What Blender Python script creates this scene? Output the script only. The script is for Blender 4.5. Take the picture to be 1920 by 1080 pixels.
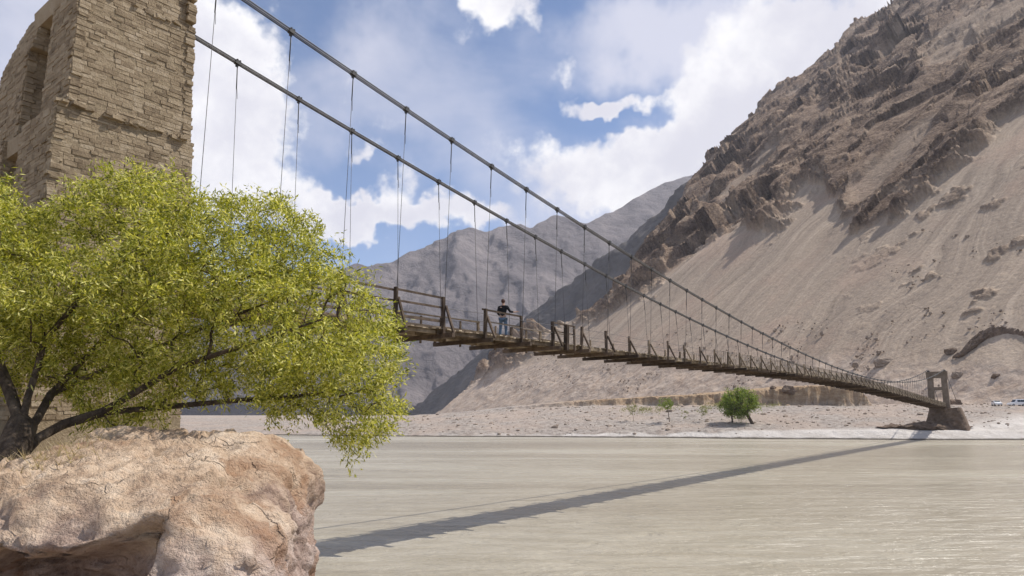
import bpy, bmesh, math, random
import numpy as np
from mathutils import Vector, Matrix

S = bpy.context.scene
for o in list(bpy.data.objects):
    bpy.data.objects.remove(o)
COL = S.collection
RNG = np.random.default_rng(7)
random.seed(7)
R = math.radians

# ------------------------------------------------------------------ camera
EYE = 5.3                                   # eye height above the river, metres
F = 1280.0; CX = 960.0; PY = 590.0; HZ = 778.0
TILT = math.atan((HZ - PY) / F)
cam_d = bpy.data.cameras.new('camera')
cam_d.lens = 24; cam_d.sensor_width = 36; cam_d.shift_y = (PY - 540) / 1920
cam_d.clip_start = 0.1; cam_d.clip_end = 20000
cam = bpy.data.objects.new('camera', cam_d); COL.objects.link(cam)
cam.location = (0, 0, EYE); cam.rotation_euler = (R(90) + TILT, 0, 0)
S.camera = cam

# ------------------------------------------------------------------ light
SUN_EL = R(55)
SUN_AZ = math.atan2(0.675, 0.183)           # clockwise from +Y (forward), to the right
SUN = Vector((math.cos(SUN_EL) * math.sin(SUN_AZ), math.cos(SUN_EL) * math.cos(SUN_AZ), math.sin(SUN_EL)))
sd = bpy.data.lights.new('sun', 'SUN'); sd.energy = 4.6; sd.angle = R(0.53); sd.color = (1.0, 0.95, 0.87)
so = bpy.data.objects.new('sun', sd); COL.objects.link(so)
so.rotation_euler = SUN.to_track_quat('Z', 'Y').to_euler()

S.view_settings.view_transform = 'Standard'; S.view_settings.look = 'None'
S.view_settings.gamma = 1; S.view_settings.use_curve_mapping = False
S.view_settings.exposure = 0.36
S.cycles.max_bounces = 6; S.cycles.diffuse_bounces = 3; S.cycles.glossy_bounces = 2; S.cycles.transmission_bounces = 3; S.cycles.volume_bounces = 0; S.cycles.transparent_max_bounces = 4

def ray(px, py):
    a = (px - CX) / F; b = (PY - py) / F
    d = np.array([a + 0 * b, math.cos(TILT) - b * math.sin(TILT) + 0 * a, math.sin(TILT) + b * math.cos(TILT) + 0 * a])
    return d / d[1]
def at(px, py, Y):                           # point at a chosen real distance
    d = ray(px, py); return np.array([d[0] * Y, Y, EYE + d[2] * Y])

# ------------------------------------------------------------------ node helpers
class NT:
    def __init__(s, tree): s.t = tree; s.n = tree.nodes; s.l = tree.links
    def node(s, typ, **kw):
        n = s.n.new(typ)
        for k, v in kw.items():
            if k.startswith('i_'):
                key = k[2:]; key = int(key) if key.isdigit() else key.replace('_', ' ')
                if hasattr(v, 'is_linked') or isinstance(v, bpy.types.NodeSocket): s.l.new(v, n.inputs[key])
                else: n.inputs[key].default_value = v
            else: setattr(n, k, v)
        return n
    def math(s, op, a, b=0.0, c=0.0, clamp=False):
        n = s.n.new('ShaderNodeMath'); n.operation = op; n.use_clamp = clamp
        for i, v in enumerate((a, b, c)):
            if isinstance(v, bpy.types.NodeSocket): s.l.new(v, n.inputs[i])
            else: n.inputs[i].default_value = v
        return n.outputs[0]
    def vmath(s, op, a, b=(0, 0, 0)):
        n = s.n.new('ShaderNodeVectorMath'); n.operation = op
        for i, v in enumerate((a, b)):
            if isinstance(v, bpy.types.NodeSocket): s.l.new(v, n.inputs[i])
            else: n.inputs[i].default_value = v
        return n.outputs['Value'] if op in ('LENGTH', 'DOT_PRODUCT') else n.outputs[0]
    def noise(s, vec, scale, detail=4, rough=0.55, dist=0.0):
        n = s.n.new('ShaderNodeTexNoise'); n.inputs['Scale'].default_value = scale
        n.inputs['Detail'].default_value = detail; n.inputs['Roughness'].default_value = rough
        n.inputs['Distortion'].default_value = dist
        if vec is not None: s.l.new(vec, n.inputs['Vector'])
        return n.outputs['Fac']
    def ramp(s, f, stops, interp='LINEAR'):
        n = s.n.new('ShaderNodeValToRGB'); s.l.new(f, n.inputs[0]); r = n.color_ramp; r.interpolation = interp
        while len(r.elements) < len(stops): r.elements.new(0.5)
        for e, (p, c) in zip(r.elements, stops):
            e.position = p; e.color = (*c, 1) if len(c) == 3 else c
        return n.outputs[0]
    def mapr(s, f, a, b, c=0.0, d=1.0, smooth=True):
        n = s.n.new('ShaderNodeMapRange'); n.interpolation_type = 'SMOOTHSTEP' if smooth else 'LINEAR'
        s.l.new(f, n.inputs['Value'])
        for k, v in zip(('From Min', 'From Max', 'To Min', 'To Max'), (a, b, c, d)): n.inputs[k].default_value = v
        return n.outputs[0]
    def mix(s, f, a, b, mode='MIX'):
        n = s.n.new('ShaderNodeMix'); n.data_type = 'RGBA'; n.blend_type = mode
        for key, v in ((0, f), (6, a), (7, b)):
            if isinstance(v, bpy.types.NodeSocket): s.l.new(v, n.inputs[key])
            elif key == 0: n.inputs[0].default_value = v
            else: n.inputs[key].default_value = (*v, 1) if len(v) == 3 else v
        return n.outputs[2]
    def bump(s, h, strength=0.5, dist=0.1, normal=None):
        n = s.n.new('ShaderNodeBump'); n.inputs['Strength'].default_value = strength; n.inputs['Distance'].default_value = dist
        s.l.new(h, n.inputs['Height'])
        if normal is not None: s.l.new(normal, n.inputs['Normal'])
        return n.outputs[0]

def material(name, rough=0.85, spec=0.2):
    m = bpy.data.materials.new(name); m.use_nodes = True
    t = NT(m.node_tree); b = t.n['Principled BSDF']
    b.inputs['Roughness'].default_value = rough; b.inputs['Specular IOR Level'].default_value = spec
    return m, t, b
def mapped(t, scale=(1, 1, 1), rot=(0, 0, 0), coord='Object', world=True):
    if world: src = t.node('ShaderNodeNewGeometry').outputs['Position']
    else: src = t.node('ShaderNodeTexCoord').outputs[coord]
    n = t.node('ShaderNodeMapping'); n.vector_type = 'POINT'; n.inputs['Scale'].default_value = scale; n.inputs['Rotation'].default_value = rot
    t.l.new(src, n.inputs['Vector']); return n.outputs[0]

# ------------------------------------------------------------------ world: sky and broken cloud
W = bpy.data.worlds.new('World'); S.world = W; W.use_nodes = True
t = NT(W.node_tree); bg = t.n['Background']
sky = t.node('ShaderNodeTexSky', sky_type='NISHITA', sun_disc=False, sun_elevation=SUN_EL, sun_rotation=SUN_AZ, altitude=3000, air_density=1.0, dust_density=1.0, ozone_density=3.2)
dirv = t.vmath('NORMALIZE', t.node('ShaderNodeTexCoord').outputs['Generated'])
sx = t.node('ShaderNodeSeparateXYZ'); t.l.new(dirv, sx.inputs[0])
az = t.math('ARCTAN2', sx.outputs[0], sx.outputs[1]); el = t.math('ARCSINE', sx.outputs[2])
azel = t.node('ShaderNodeCombineXYZ'); t.l.new(az, azel.inputs[0]); t.l.new(el, azel.inputs[1]); azel = azel.outputs[0]
# edges of the cloud masses are torn by this warp
wn = t.node('ShaderNodeTexNoise'); wn.inputs['Scale'].default_value = 9; wn.inputs['Detail'].default_value = 4; wn.inputs['Roughness'].default_value = 0.62
t.l.new(dirv, wn.inputs['Vector'])
warp = t.vmath('SCALE', t.vmath('SUBTRACT', wn.outputs['Color'], (0.5, 0.5, 0.5))); warp.node.inputs['Scale'].default_value = 0.16
pos = t.vmath('ADD', azel, warp)
def blobs(items):
    tot = None
    for px, py, rx, ry, w, rot in items:
        d = ray(px, py); n = d / np.linalg.norm(d)
        c = (math.atan2(n[0], n[1]), math.asin(n[2]), 0)
        v = t.node('ShaderNodeVectorRotate', rotation_type='Z_AXIS'); t.l.new(t.vmath('SUBTRACT', pos, c), v.inputs['Vector']); v.inputs['Angle'].default_value = rot
        v = t.vmath('MULTIPLY', v.outputs[0], (F / rx, F / ry, 0))
        g = t.mapr(t.vmath('LENGTH', v), 0.15, 1.6, w, 0.0)
        tot = g if tot is None else t.math('ADD', tot, g)
    return tot
cum = blobs([(425, 60, 105, 75, 1.0, 0), (445, 185, 95, 100, 1.1, 0), (400, 320, 130, 120, 1.0, 0), (560, 385, 60, 45, .6, 0),
             (640, 410, 60, 35, .6, 0), (800, 412, 150, 42, .95, 0), (690, 418, 110, 34, .75, 0), (720, 225, 130, 26, .42, -.55), (640, 150, 90, 18, .3, -.6), (880, 110, 60, 20, .35, .3), (700, 290, 60, 16, .5, -0.5), (760, 330, 60, 24, .6, -.7), (930, 405, 100, 35, .6, 0),
             (940, 10, 85, 50, 1.05, 0), (1040, 122, 36, 28, .75, .5), (1190, 105, 130, 60, -.6, 0), (1100, 236, 110, 16, -.45, 0), (990, 160, 50, 70, -.4, 0), (1100, 90, 40, 26, .35, -.8),
             (1125, 184, 88, 24, 1.25, .08), (1215, 215, 60, 22, -.5, 0), (1010, 205, 40, 18, .4, .3),
             (1120, 330, 190, 60, .9, 0), (1300, 270, 170, 120, 1.0, 0), (1450, 150, 140, 130, 1.0, .5), (1600, 30, 160, 90, 1.0, .5), (660, 300, 40, 26, .5, -.4)])
veil = blobs([(700, 130, 230, 110, .7, -.5), (880, 220, 170, 90, .55, -.4), (1330, 40, 240, 90, .9, 0), (1150, 60, 160, 90, .6, 0), (1180, 360, 300, 100, .7, 0), (60, 80, 120, 300, .9, 0), (1350, 240, 160, 140, .7, 0)])
fb = t.noise(dirv, 7.0, 6, 0.6); fb2 = t.noise(t.vmath('MULTIPLY', dirv, (1, 1, 1.6)), 3.0, 5, 0.6, 0.4); fb3 = t.noise(dirv, 30.0, 4, 0.62)
# outside the frame the broken cloud simply goes on (large noise); inside, the masses sit where the photograph has them
dn = t.math('ADD', t.math('MULTIPLY', t.math('SUBTRACT', fb, 0.5), 1.5), t.math('MULTIPLY', t.math('SUBTRACT', fb3, 0.5), 0.95))
inside = t.mapr(t.vmath('LENGTH', t.vmath('MULTIPLY', t.vmath('SUBTRACT', azel, (0, 0.2, 0)), (1.2, 1.8, 0))), 0.8, 1.25, 1.0, 0.0)
out_c = t.math('MULTIPLY', t.math('SUBTRACT', 1.0, inside), t.mapr(fb2, 0.42, 0.62, 0.0, 1.0))
dens = t.math('ADD', t.math('ADD', cum, out_c), dn)
cumulus = t.mapr(dens, 0.26, 0.86)
vd = t.math('ADD', t.math('ADD', veil, t.math('MULTIPLY', t.math('SUBTRACT', fb2, 0.45), 1.6)), t.math('MULTIPLY', t.math('SUBTRACT', fb, 0.5), 0.6))
veilm = t.math('MULTIPLY', t.mapr(vd, 0.05, 1.25), 0.8)
shade = t.mapr(t.math('ADD', t.math('MULTIPLY', fb, 0.9), t.math('MULTIPLY', dens, -0.10)), 0.22, 0.52, 0.0, 1.0)
ccol = t.mix(shade, (4.9, 4.85, 5.35), (7.0, 6.9, 6.9))
sk = t.mix(1.0, sky.outputs[0], (1.0, 1.0, 1.0), 'MULTIPLY')
c1 = t.mix(veilm, sk, (5.2, 5.15, 5.75))
c2 = t.mix(cumulus, c1, ccol)
t.l.new(c2, bg.inputs['Color']); W.cycles.sampling_method = 'MANUAL'; W.cycles.sample_map_resolution = 512
bg.inputs['Strength'].default_value = 0.13

# ------------------------------------------------------------------ numpy noise
_perm = np.arange(256); np.random.default_rng(3).shuffle(_perm); _perm = np.concatenate([_perm, _perm, _perm])
_g = np.random.default_rng(4).normal(size=(256, 3)); _g /= np.linalg.norm(_g, axis=1)[:, None]; _g = _g.astype(np.float32)
def pn(P):
    P = np.asarray(P, np.float32); i = np.floor(P).astype(int); f = P - i; i &= 255
    u = f * f * f * (f * (f * 6 - 15) + 10); out = 0
    for dx in (0, 1):
        wx = u[:, 0] if dx else 1 - u[:, 0]
        for dy in (0, 1):
            wy = u[:, 1] if dy else 1 - u[:, 1]
            for dz in (0, 1):
                wz = u[:, 2] if dz else 1 - u[:, 2]
                h = _perm[_perm[_perm[i[:, 0] + dx] + i[:, 1] + dy] + i[:, 2] + dz]
                g = _g[h]
                out = out + wx * wy * wz * (g[:, 0] * (f[:, 0] - dx) + g[:, 1] * (f[:, 1] - dy) + g[:, 2] * (f[:, 2] - dz))
    return out * 1.6
def fbm(P, oct=5, gain=0.5, lac=2.1):
    a = 1.0; s = 0; P = np.array(P, float)
    for k in range(oct): s = s + a * pn(P + 17.3 * k); a *= gain; P = P * lac
    return s
def ridged(P, oct=5, gain=0.5, lac=2.1):
    a = 1.0; s = 0; P = np.array(P, float)
    for k in range(oct): s = s + a * (1 - 2 * np.abs(pn(P + 9.1 * k))); a *= gain; P = P * lac
    return s
def facets(U, seed):
    """2-D cells, each a tilted facet: angular broken rock"""
    i = np.floor(U).astype(int); best = np.full(len(U), 1e9); out = np.zeros(len(U))
    for dx in (-1, 0, 1):
        for dy in (-1, 0, 1):
            c = i + (dx, dy); h = _perm[(_perm[(c[:, 0] + seed) & 255] + c[:, 1]) & 255]
            rnd = _g[h]; ctr = c + 0.5 + 0.45 * rnd[:, :2]; dv = U - ctr; d = (dv ** 2).sum(1)
            g2 = _g[(h * 7 + 13) & 255]; val = 0.75 * rnd[:, 2] + 0.9 * (dv * g2[:, :2]).sum(1)
            k = d < best; best[k] = d[k]; out[k] = val[k]
    return out
def sstep(x, a, b):
    q = np.clip((x - a) / (b - a), 0, 1); return q * q * (3 - 2 * q)

# ------------------------------------------------------------------ object helpers
def tag(o, label=None, cat=None, group=None, kind=None):
    if label: o['label'] = label
    if cat: o['category'] = cat
    if group: o['group'] = group
    if kind: o['kind'] = kind
    return o
def empty(name, loc=(0, 0, 0), rz=0):
    o = bpy.data.objects.new(name, None); COL.objects.link(o); o.location = loc; o.rotation_euler = (0, 0, rz); o.empty_display_size = 0.2
    return o
def mesh_data(name, V, Fc, mat, smooth=False):
    me = bpy.data.meshes.new(name)
    V = np.asarray(V, np.float32); Fc = np.asarray(Fc, np.int32)
    nf, k = Fc.shape
    me.vertices.add(len(V)); me.vertices.foreach_set('co', V.ravel())
    me.loops.add(nf * k); me.loops.foreach_set('vertex_index', Fc.ravel())
    me.polygons.add(nf); me.polygons.foreach_set('loop_start', np.arange(nf, dtype=np.int32) * k)
    me.polygons.foreach_set('loop_total', np.full(nf, k, np.int32))
    me.update(calc_edges=True); me.validate()
    if mat: me.materials.append(mat)
    me.polygons.foreach_set('use_smooth', np.full(len(me.polygons), smooth))
    return me
def link(name, me, parent=None, loc=None):
    o = bpy.data.objects.new(name, me); COL.objects.link(o)
    if parent: o.parent = parent
    if loc is not None: o.location = loc
    return o
def obj(name, V, Fc, mat, parent=None, smooth=False):
    return link(name, mesh_data(name, V, Fc, mat, smooth), parent)
def fattr(o, name, vals):
    a = o.data.attributes.new(name, 'FLOAT', 'POINT'); a.data.foreach_set('value', np.asarray(vals, np.float32))
def grid_faces(nr, nc):
    i = np.arange(nr - 1)[:, None] * nc + np.arange(nc - 1)[None, :]; i = i.ravel()
    return np.stack([i, i + 1, i + nc + 1, i + nc], 1)
BOXF = np.array([[0, 3, 2, 1], [4, 5, 6, 7], [0, 1, 5, 4], [1, 2, 6, 5], [2, 3, 7, 6], [3, 0, 4, 7]])
class MB:                                     # collects quads of one mesh
    def __init__(s): s.V = []; s.F = []; s.n = 0
    def add(s, V, Fc):
        s.V.append(np.asarray(V, float)); s.F.append(np.asarray(Fc) + s.n); s.n += len(V); return s
    def box(s, c, size, rot=None, jit=0.0):
        h = np.array(size) / 2
        V = np.array([[-1, -1, -1], [1, -1, -1], [1, 1, -1], [-1, 1, -1], [-1, -1, 1], [1, -1, 1], [1, 1, 1], [-1, 1, 1]]) * h
        if jit: V = V + RNG.uniform(-jit, jit, V.shape)
        if rot is not None: V = V @ np.array(rot).T
        return s.add(V + np.array(c), BOXF)
    def bar(s, p, q, w, h, up=(0, 0, 1)):     # rectangular bar from p to q
        p = np.array(p, float); q = np.array(q, float); d = q - p; L = np.linalg.norm(d); d /= L
        up = np.array(up, float); sx_ = np.cross(d, up); sx_ /= np.linalg.norm(sx_); u = np.cross(sx_, d)
        return s.box((p + q) / 2, (w, L, h), np.stack([sx_, d, u], 1))
    def tube(s, pts, rad, n=6):
        pts = np.array(pts, float); m = len(pts); rad = np.broadcast_to(np.array(rad, float), (m,))
        T = np.gradient(pts, axis=0); T /= np.linalg.norm(T, axis=1)[:, None] + 1e-9
        ref = np.array([0, 0, 1.0]) if abs(T[:, 2]).mean() < 0.8 else np.array([1.0, 0, 0])
        A = np.cross(T, ref); A /= np.linalg.norm(A, axis=1)[:, None] + 1e-9; B = np.cross(T, A)
        th = np.arange(n) / n * 2 * math.pi
        V = pts[:, None, :] + rad[:, None, None] * (np.cos(th)[None, :, None] * A[:, None, :] + np.sin(th)[None, :, None] * B[:, None, :])
        V = V.reshape(-1, 3); k = np.arange(n); Fq = []
        for i in range(m - 1): Fq.append(np.stack([i * n + k, i * n + (k + 1) % n, (i + 1) * n + (k + 1) % n, (i + 1) * n + k], 1))
        c0 = len(V); V = np.vstack([V, pts[:1], pts[-1:]])
        Fq.append(np.stack([(k + 1) % n, k, np.full(n, c0), np.full(n, c0)], 1)[:, [0, 1, 2, 2]])
        Fq.append(np.stack([(m - 1) * n + k, (m - 1) * n + (k + 1) % n, np.full(n, c0 + 1), np.full(n, c0 + 1)], 1))
        return s.add(V, np.vstack(Fq))
    def build(s, name, mat, parent=None, smooth=False):
        V = np.vstack(s.V); Fc = np.vstack(s.F)
        deg = Fc[:, 2] == Fc[:, 3]
        me = bpy.data.meshes.new(name)
        if deg.any():
            me.from_pydata(V.tolist(), [], [f[:3].tolist() if d else f.tolist() for f, d in zip(Fc, deg)])
            me.update()
            if mat: me.materials.append(mat)
            me.polygons.foreach_set('use_smooth', np.full(len(me.polygons), smooth))
        else:
            bpy.data.meshes.remove(me); me = mesh_data(name, V, Fc, mat, smooth)
        return link(name, me, parent)

# bridge frame: a metres along the bridge, p metres to its left of the camera's foot
TH = math.atan2(ray(1970., HZ)[0], 1.0)
DV = np.array([math.sin(TH), math.cos(TH)]); NV = np.array([math.cos(TH), -math.sin(TH)])
def BW(a, p, z):
    xy = a * DV - p * NV; return np.array([xy[0], xy[1], z])
P0 = 19.8                                    # bridge centre line

# ------------------------------------------------------------------ materials
def m_mountain():
    m, t, b = material('mountain_rock_and_scree', 0.95, 0.1)
    rock = t.node('ShaderNodeAttribute', attribute_name='rock').outputs['Fac']
    low = t.node('ShaderNodeAttribute', attribute_name='low').outputs['Fac']
    fall = t.node('ShaderNodeAttribute', attribute_name='fall').outputs['Vector']
    wp = mapped(t)
    st = t.node('ShaderNodeMapping'); t.l.new(fall, st.inputs['Vector']); st.inputs['Scale'].default_value = (0.10, 0.006, 1)
    n1 = t.noise(st.outputs[0], 1.0, 5, 0.6, 0.4)
    st2 = t.node('ShaderNodeMapping'); t.l.new(fall, st2.inputs['Vector']); st2.inputs['Scale'].default_value = (0.45, 0.014, 1)
    n2 = t.noise(st2.outputs[0], 1.0, 4, 0.6)
    mixn = t.math('ADD', t.math('MULTIPLY', n1, 0.6), t.math('MULTIPLY', n2, 0.4))
    scree = t.ramp(mixn, [(0.35, (0.245, 0.192, 0.149)), (0.46, (0.312, 0.246, 0.190)), (0.53, (0.353, 0.278, 0.213)), (0.65, (0.45, 0.358, 0.277))])
    pn_ = t.noise(wp, 0.018, 4, 0.6)
    scree = t.mix(t.mapr(pn_, 0.5, 0.68, 0, 0.55), scree, (0.38, 0.270, 0.205))
    lowc = t.ramp(t.noise(wp, 0.16, 5, 0.7), [(0.3, (0.33, 0.245, 0.185)), (0.5, (0.42, 0.33, 0.262)), (0.7, (0.50, 0.41, 0.335))])
    scree = t.mix(low, scree, lowc)
    sp = t.noise(wp, 0.8, 4, 0.8)                     # single stones
    scree = t.mix(t.mapr(sp, 0.46, 0.34, 0, 0.4), scree, (0.52, 0.42, 0.335))
    scree = t.mix(t.mapr(sp, 0.56, 0.68, 0, 0.6), scree, (0.16, 0.123, 0.098))
    rn = t.noise(wp, 0.05, 5, 0.68, 0.4); rn2 = t.noise(wp, 0.5, 4, 0.7)
    rc = t.ramp(t.math('ADD', t.math('MULTIPLY', rn, 0.6), t.math('MULTIPLY', rn2, 0.4)), [(0.39, (0.078, 0.050, 0.036)), (0.47, (0.17, 0.117, 0.084)), (0.53, (0.265, 0.190, 0.138)), (0.66, (0.45, 0.338, 0.247))])
    t.l.new(t.mix(rock, scree, rc), b.inputs['Base Color'])
    h = t.math('ADD', t.math('MULTIPLY', t.noise(wp, 0.35, 5, 0.72), t.math('MULTIPLY_ADD', rock, 1.0, 0.24)), t.math('MULTIPLY', n2, 0.10))
    t.l.new(t.bump(h, 1.0, 3.0), b.inputs['Normal'])
    return m
def m_noise(name, stops, scale, detail=7, rough=0.65, bump=None, roughness=0.9, spec=0.15, stretch=(1, 1, 1), rnd=0.0, world=True):
    m, t, b = material(name, roughness, spec)
    v = mapped(t, stretch, world=world)
    f = t.noise(v, scale, detail, rough)
    if rnd:
        r1 = t.node('ShaderNodeObjectInfo').outputs['Random']; r2 = t.node('ShaderNodeNewGeometry').outputs['Random Per Island']
        rr = t.math('FRACT', t.math('ADD', r1, r2))
        f = t.math('ADD', f, t.math('MULTIPLY', t.math('SUBTRACT', rr, 0.5), rnd))
    t.l.new(t.ramp(f, stops), b.inputs['Base Color'])
    if bump: t.l.new(t.bump(t.noise(v, bump[0], 8, 0.7), bump[1], bump[2]), b.inputs['Normal'])
    return m
M = {}
M['mountain'] = m_mountain()
M['far'] = m_noise('distant_rock', [(0.32, (0.095, 0.084, 0.088)), (0.5, (0.15, 0.132, 0.134)), (0.66, (0.225, 0.195, 0.19))], 0.006, 7, 0.68, (0.016, 0.9, 28.0))
M['spur'] = m_noise('dark_spur_rock', [(0.3, (0.07, 0.064, 0.064)), (0.5, (0.105, 0.094, 0.09)), (0.7, (0.15, 0.131, 0.124))], 0.02, 6, 0.66, (0.05, 0.6, 6.0))  # darker and greyer than the main mountain
def m_bank():
    m, t, b = material('gravel_bank', 0.95, 0.1)
    wp = mapped(t)
    sand = t.node('ShaderNodeAttribute', attribute_name='sand').outputs['Fac']
    clay = t.node('ShaderNodeAttribute', attribute_name='clay').outputs['Fac']
    wet = t.node('ShaderNodeAttribute', attribute_name='wet').outputs['Fac']
    g = t.ramp(t.noise(wp, 0.7, 8, 0.75), [(0.36, (0.20, 0.17, 0.15)), (0.5, (0.35, 0.305, 0.27)), (0.62, (0.45, 0.395, 0.35))])
    g = t.mix(t.mapr(t.noise(wp, 0.06, 5, 0.6), 0.42, 0.62, 0, 0.6), g, (0.42, 0.33, 0.27))
    s = t.ramp(t.noise(wp, 0.25, 6, 0.6), [(0.35, (0.50, 0.455, 0.415)), (0.6, (0.62, 0.575, 0.535))])
    c = t.mix(sand, g, s)
    cl = t.ramp(t.noise(mapped(t, (1, 1, 2.5)), 0.35, 7, 0.7), [(0.3, (0.25, 0.165, 0.10)), (0.5, (0.37, 0.262, 0.168)), (0.7, (0.50, 0.385, 0.27))])
    c = t.mix(clay, c, cl)
    c = t.mix(wet, c, (0.10, 0.085, 0.07))
    t.l.new(c, b.inputs['Base Color'])
    t.l.new(t.bump(t.noise(wp, 0.9, 6, 0.75), 1.0, 0.8), b.inputs['Normal'])
    return m
M['bank'] = m_bank()
M['nearbank'] = m_noise('near_bank_earth', [(0.3, (0.20, 0.15, 0.105)), (0.5, (0.34, 0.265, 0.195)), (0.68, (0.46, 0.37, 0.28))], 1.2, 8, 0.7, (6, 0.8, 0.08))
M['stone'] = m_noise('tower_stone', [(0.16, (0.135, 0.10, 0.066)), (0.36, (0.25, 0.19, 0.125)), (0.58, (0.32, 0.25, 0.168)), (0.84, (0.40, 0.325, 0.235))], 2.2, 7, 0.7, (11, 0.9, 0.05), rnd=0.42)
M['mortar'] = m_noise('tower_mortar', [(0.3, (0.22, 0.17, 0.11)), (0.55, (0.30, 0.235, 0.155)), (0.7, (0.38, 0.30, 0.205))], 6, 8, 0.7, (16, 1.0, 0.05))
M['rock'] = m_noise('loose_rock', [(0.3, (0.16, 0.125, 0.10)), (0.5, (0.27, 0.215, 0.17)), (0.7, (0.38, 0.31, 0.25))], 0.8, 8, 0.7, (2.0, 0.8, 0.2))
M['scarp'] = m_noise('dark_scarp_rock', [(0.3, (0.085, 0.06, 0.045)), (0.5, (0.16, 0.115, 0.085)), (0.7, (0.27, 0.20, 0.15))], 0.7, 8, 0.7, (1.5, 1.0, 0.4))
M['concrete'] = m_noise('weathered_concrete', [(0.3, (0.13, 0.098, 0.073)), (0.55, (0.195, 0.15, 0.115)), (0.7, (0.26, 0.21, 0.165))], 1.0, 7, 0.7, (3, 0.5, 0.05))
M['wood'] = m_noise('grey_timber', [(0.25, (0.075, 0.055, 0.038)), (0.5, (0.155, 0.115, 0.078)), (0.75, (0.27, 0.21, 0.145))], 3, 7, 0.65, (14, 0.6, 0.02), rnd=0.4)
M['plank'] = m_noise('plank_timber', [(0.25, (0.15, 0.115, 0.078)), (0.5, (0.26, 0.205, 0.145)), (0.75, (0.38, 0.31, 0.225))], 3, 7, 0.65, (14, 0.6, 0.02), rnd=0.45)
M['darkwood'] = m_noise('dark_timber', [(0.25, (0.04, 0.029, 0.022)), (0.5, (0.08, 0.058, 0.043)), (0.75, (0.15, 0.11, 0.082))], 3, 7, 0.65, (14, 0.6, 0.02), rnd=0.4)
M['steel'] = m_noise('cable_steel', [(0.3, (0.045, 0.042, 0.042)), (0.55, (0.10, 0.092, 0.088)), (0.75, (0.19, 0.165, 0.145))], 8, 6, 0.7, (60, 0.5, 0.01), roughness=0.55, spec=0.4)
M['iron'] = m_noise('dark_iron', [(0.3, (0.018, 0.017, 0.017)), (0.6, (0.05, 0.045, 0.042))], 9, 5, 0.6, roughness=0.6, spec=0.4)
M['bark'] = m_noise('willow_bark', [(0.3, (0.035, 0.026, 0.020)), (0.5, (0.10, 0.075, 0.056)), (0.7, (0.21, 0.165, 0.125))], 7, 8, 0.7, (16, 1.0, 0.08), stretch=(1, 1, 0.35))
def m_boulder():
    m, t, b = material('boulder_rock', 0.8, 0.25)
    wp = mapped(t)
    n1 = t.noise(wp, 1.1, 9, 0.68, 0.4); n2 = t.noise(wp, 5.5, 8, 0.72)
    f = t.math('ADD', t.math('MULTIPLY', n1, 0.55), t.math('MULTIPLY', n2, 0.45))
    tan = t.ramp(f, [(0.37, (0.26, 0.165, 0.105)), (0.47, (0.47, 0.335, 0.23)), (0.54, (0.60, 0.45, 0.32)), (0.63, (0.72, 0.58, 0.44))])
    pink = t.ramp(f, [(0.36, (0.19, 0.125, 0.10)), (0.47, (0.40, 0.295, 0.245)), (0.56, (0.52, 0.41, 0.355)), (0.66, (0.66, 0.55, 0.49))])
    k = t.node('ShaderNodeSeparateXYZ'); t.l.new(wp, k.inputs[0])
    low = t.mapr(t.math('ADD', k.outputs[2], t.math('MULTIPLY', t.math('SUBTRACT', n1, 0.5), 1.6)), 4.0, 4.65, 1.0, 0.0)
    c = t.mix(low, tan, pink)
    rust = t.math('MULTIPLY', t.mapr(t.noise(t.vmath('ADD', wp, (9, 4, 2)), 1.0, 6, 0.62, 0.6), 0.54, 0.66, 0, 0.75), t.mapr(n2, 0.35, 0.6, 0.4, 1.0))
    c = t.mix(rust, c, (0.27, 0.130, 0.058))
    pits = t.mapr(t.noise(t.vmath('ADD', wp, (3, 8, 5)), 9, 6, 0.7), 0.60, 0.70, 0, 0.55)
    c = t.mix(pits, c, (0.10, 0.065, 0.048))
    t.l.new(c, b.inputs['Base Color'])
    vo = t.node('ShaderNodeTexVoronoi', feature='DISTANCE_TO_EDGE'); vo.inputs['Scale'].default_value = 0.9
    wv = t.node('ShaderNodeTexNoise'); wv.inputs['Scale'].default_value = 2.2; wv.inputs['Detail'].default_value = 5; t.l.new(wp, wv.inputs['Vector'])
    t.l.new(t.vmath('ADD', t.vmath('MULTIPLY', wp, (1, 1, 0.6)), t.vmath('MULTIPLY', wv.outputs['Color'], (0.8, 0.8, 0.8))), vo.inputs['Vector'])
    crack = t.math('MULTIPLY', t.mapr(vo.outputs['Distance'], 0.0, 0.016, 1.0, 0.0), t.mapr(n1, 0.46, 0.58, 0.0, 1.0))
    c = t.mix(t.math('MULTIPLY', crack, 0.3), c, (0.10, 0.065, 0.045)); t.l.new(c, b.inputs['Base Color'])
    h = t.math('ADD', t.math('MULTIPLY', t.noise(wp, 3.0, 7, 0.72), 1.0), t.math('MULTIPLY', t.noise(wp, 30.0, 4, 0.7), 0.14))
    h = t.math('SUBTRACT', h, t.math('MULTIPLY', crack, 0.18))
    t.l.new(t.bump(h, 0.9, 0.22), b.inputs['Normal'])
    return m
M['boulder'] = m_boulder()
def m_leaf(name, cols):
    m, t, b = material(name, 0.5, 0.35)
    r = t.node('ShaderNodeNewGeometry').outputs['Random Per Island']
    c = t.ramp(r, cols)
    t.l.new(c, b.inputs['Base Color'])
    tr = t.node('ShaderNodeBsdfTranslucent'); t.l.new(t.mix(1.0, c, (1.25, 1.2, 0.6), 'MULTIPLY'), tr.inputs['Color'])
    mx = t.node('ShaderNodeMixShader'); mx.inputs[0].default_value = 0.42
    t.l.new(b.outputs[0], mx.inputs[1]); t.l.new(tr.outputs[0], mx.inputs[2])
    t.l.new(mx.outputs[0], t.n['Material Output'].inputs['Surface'])
    return m
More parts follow.
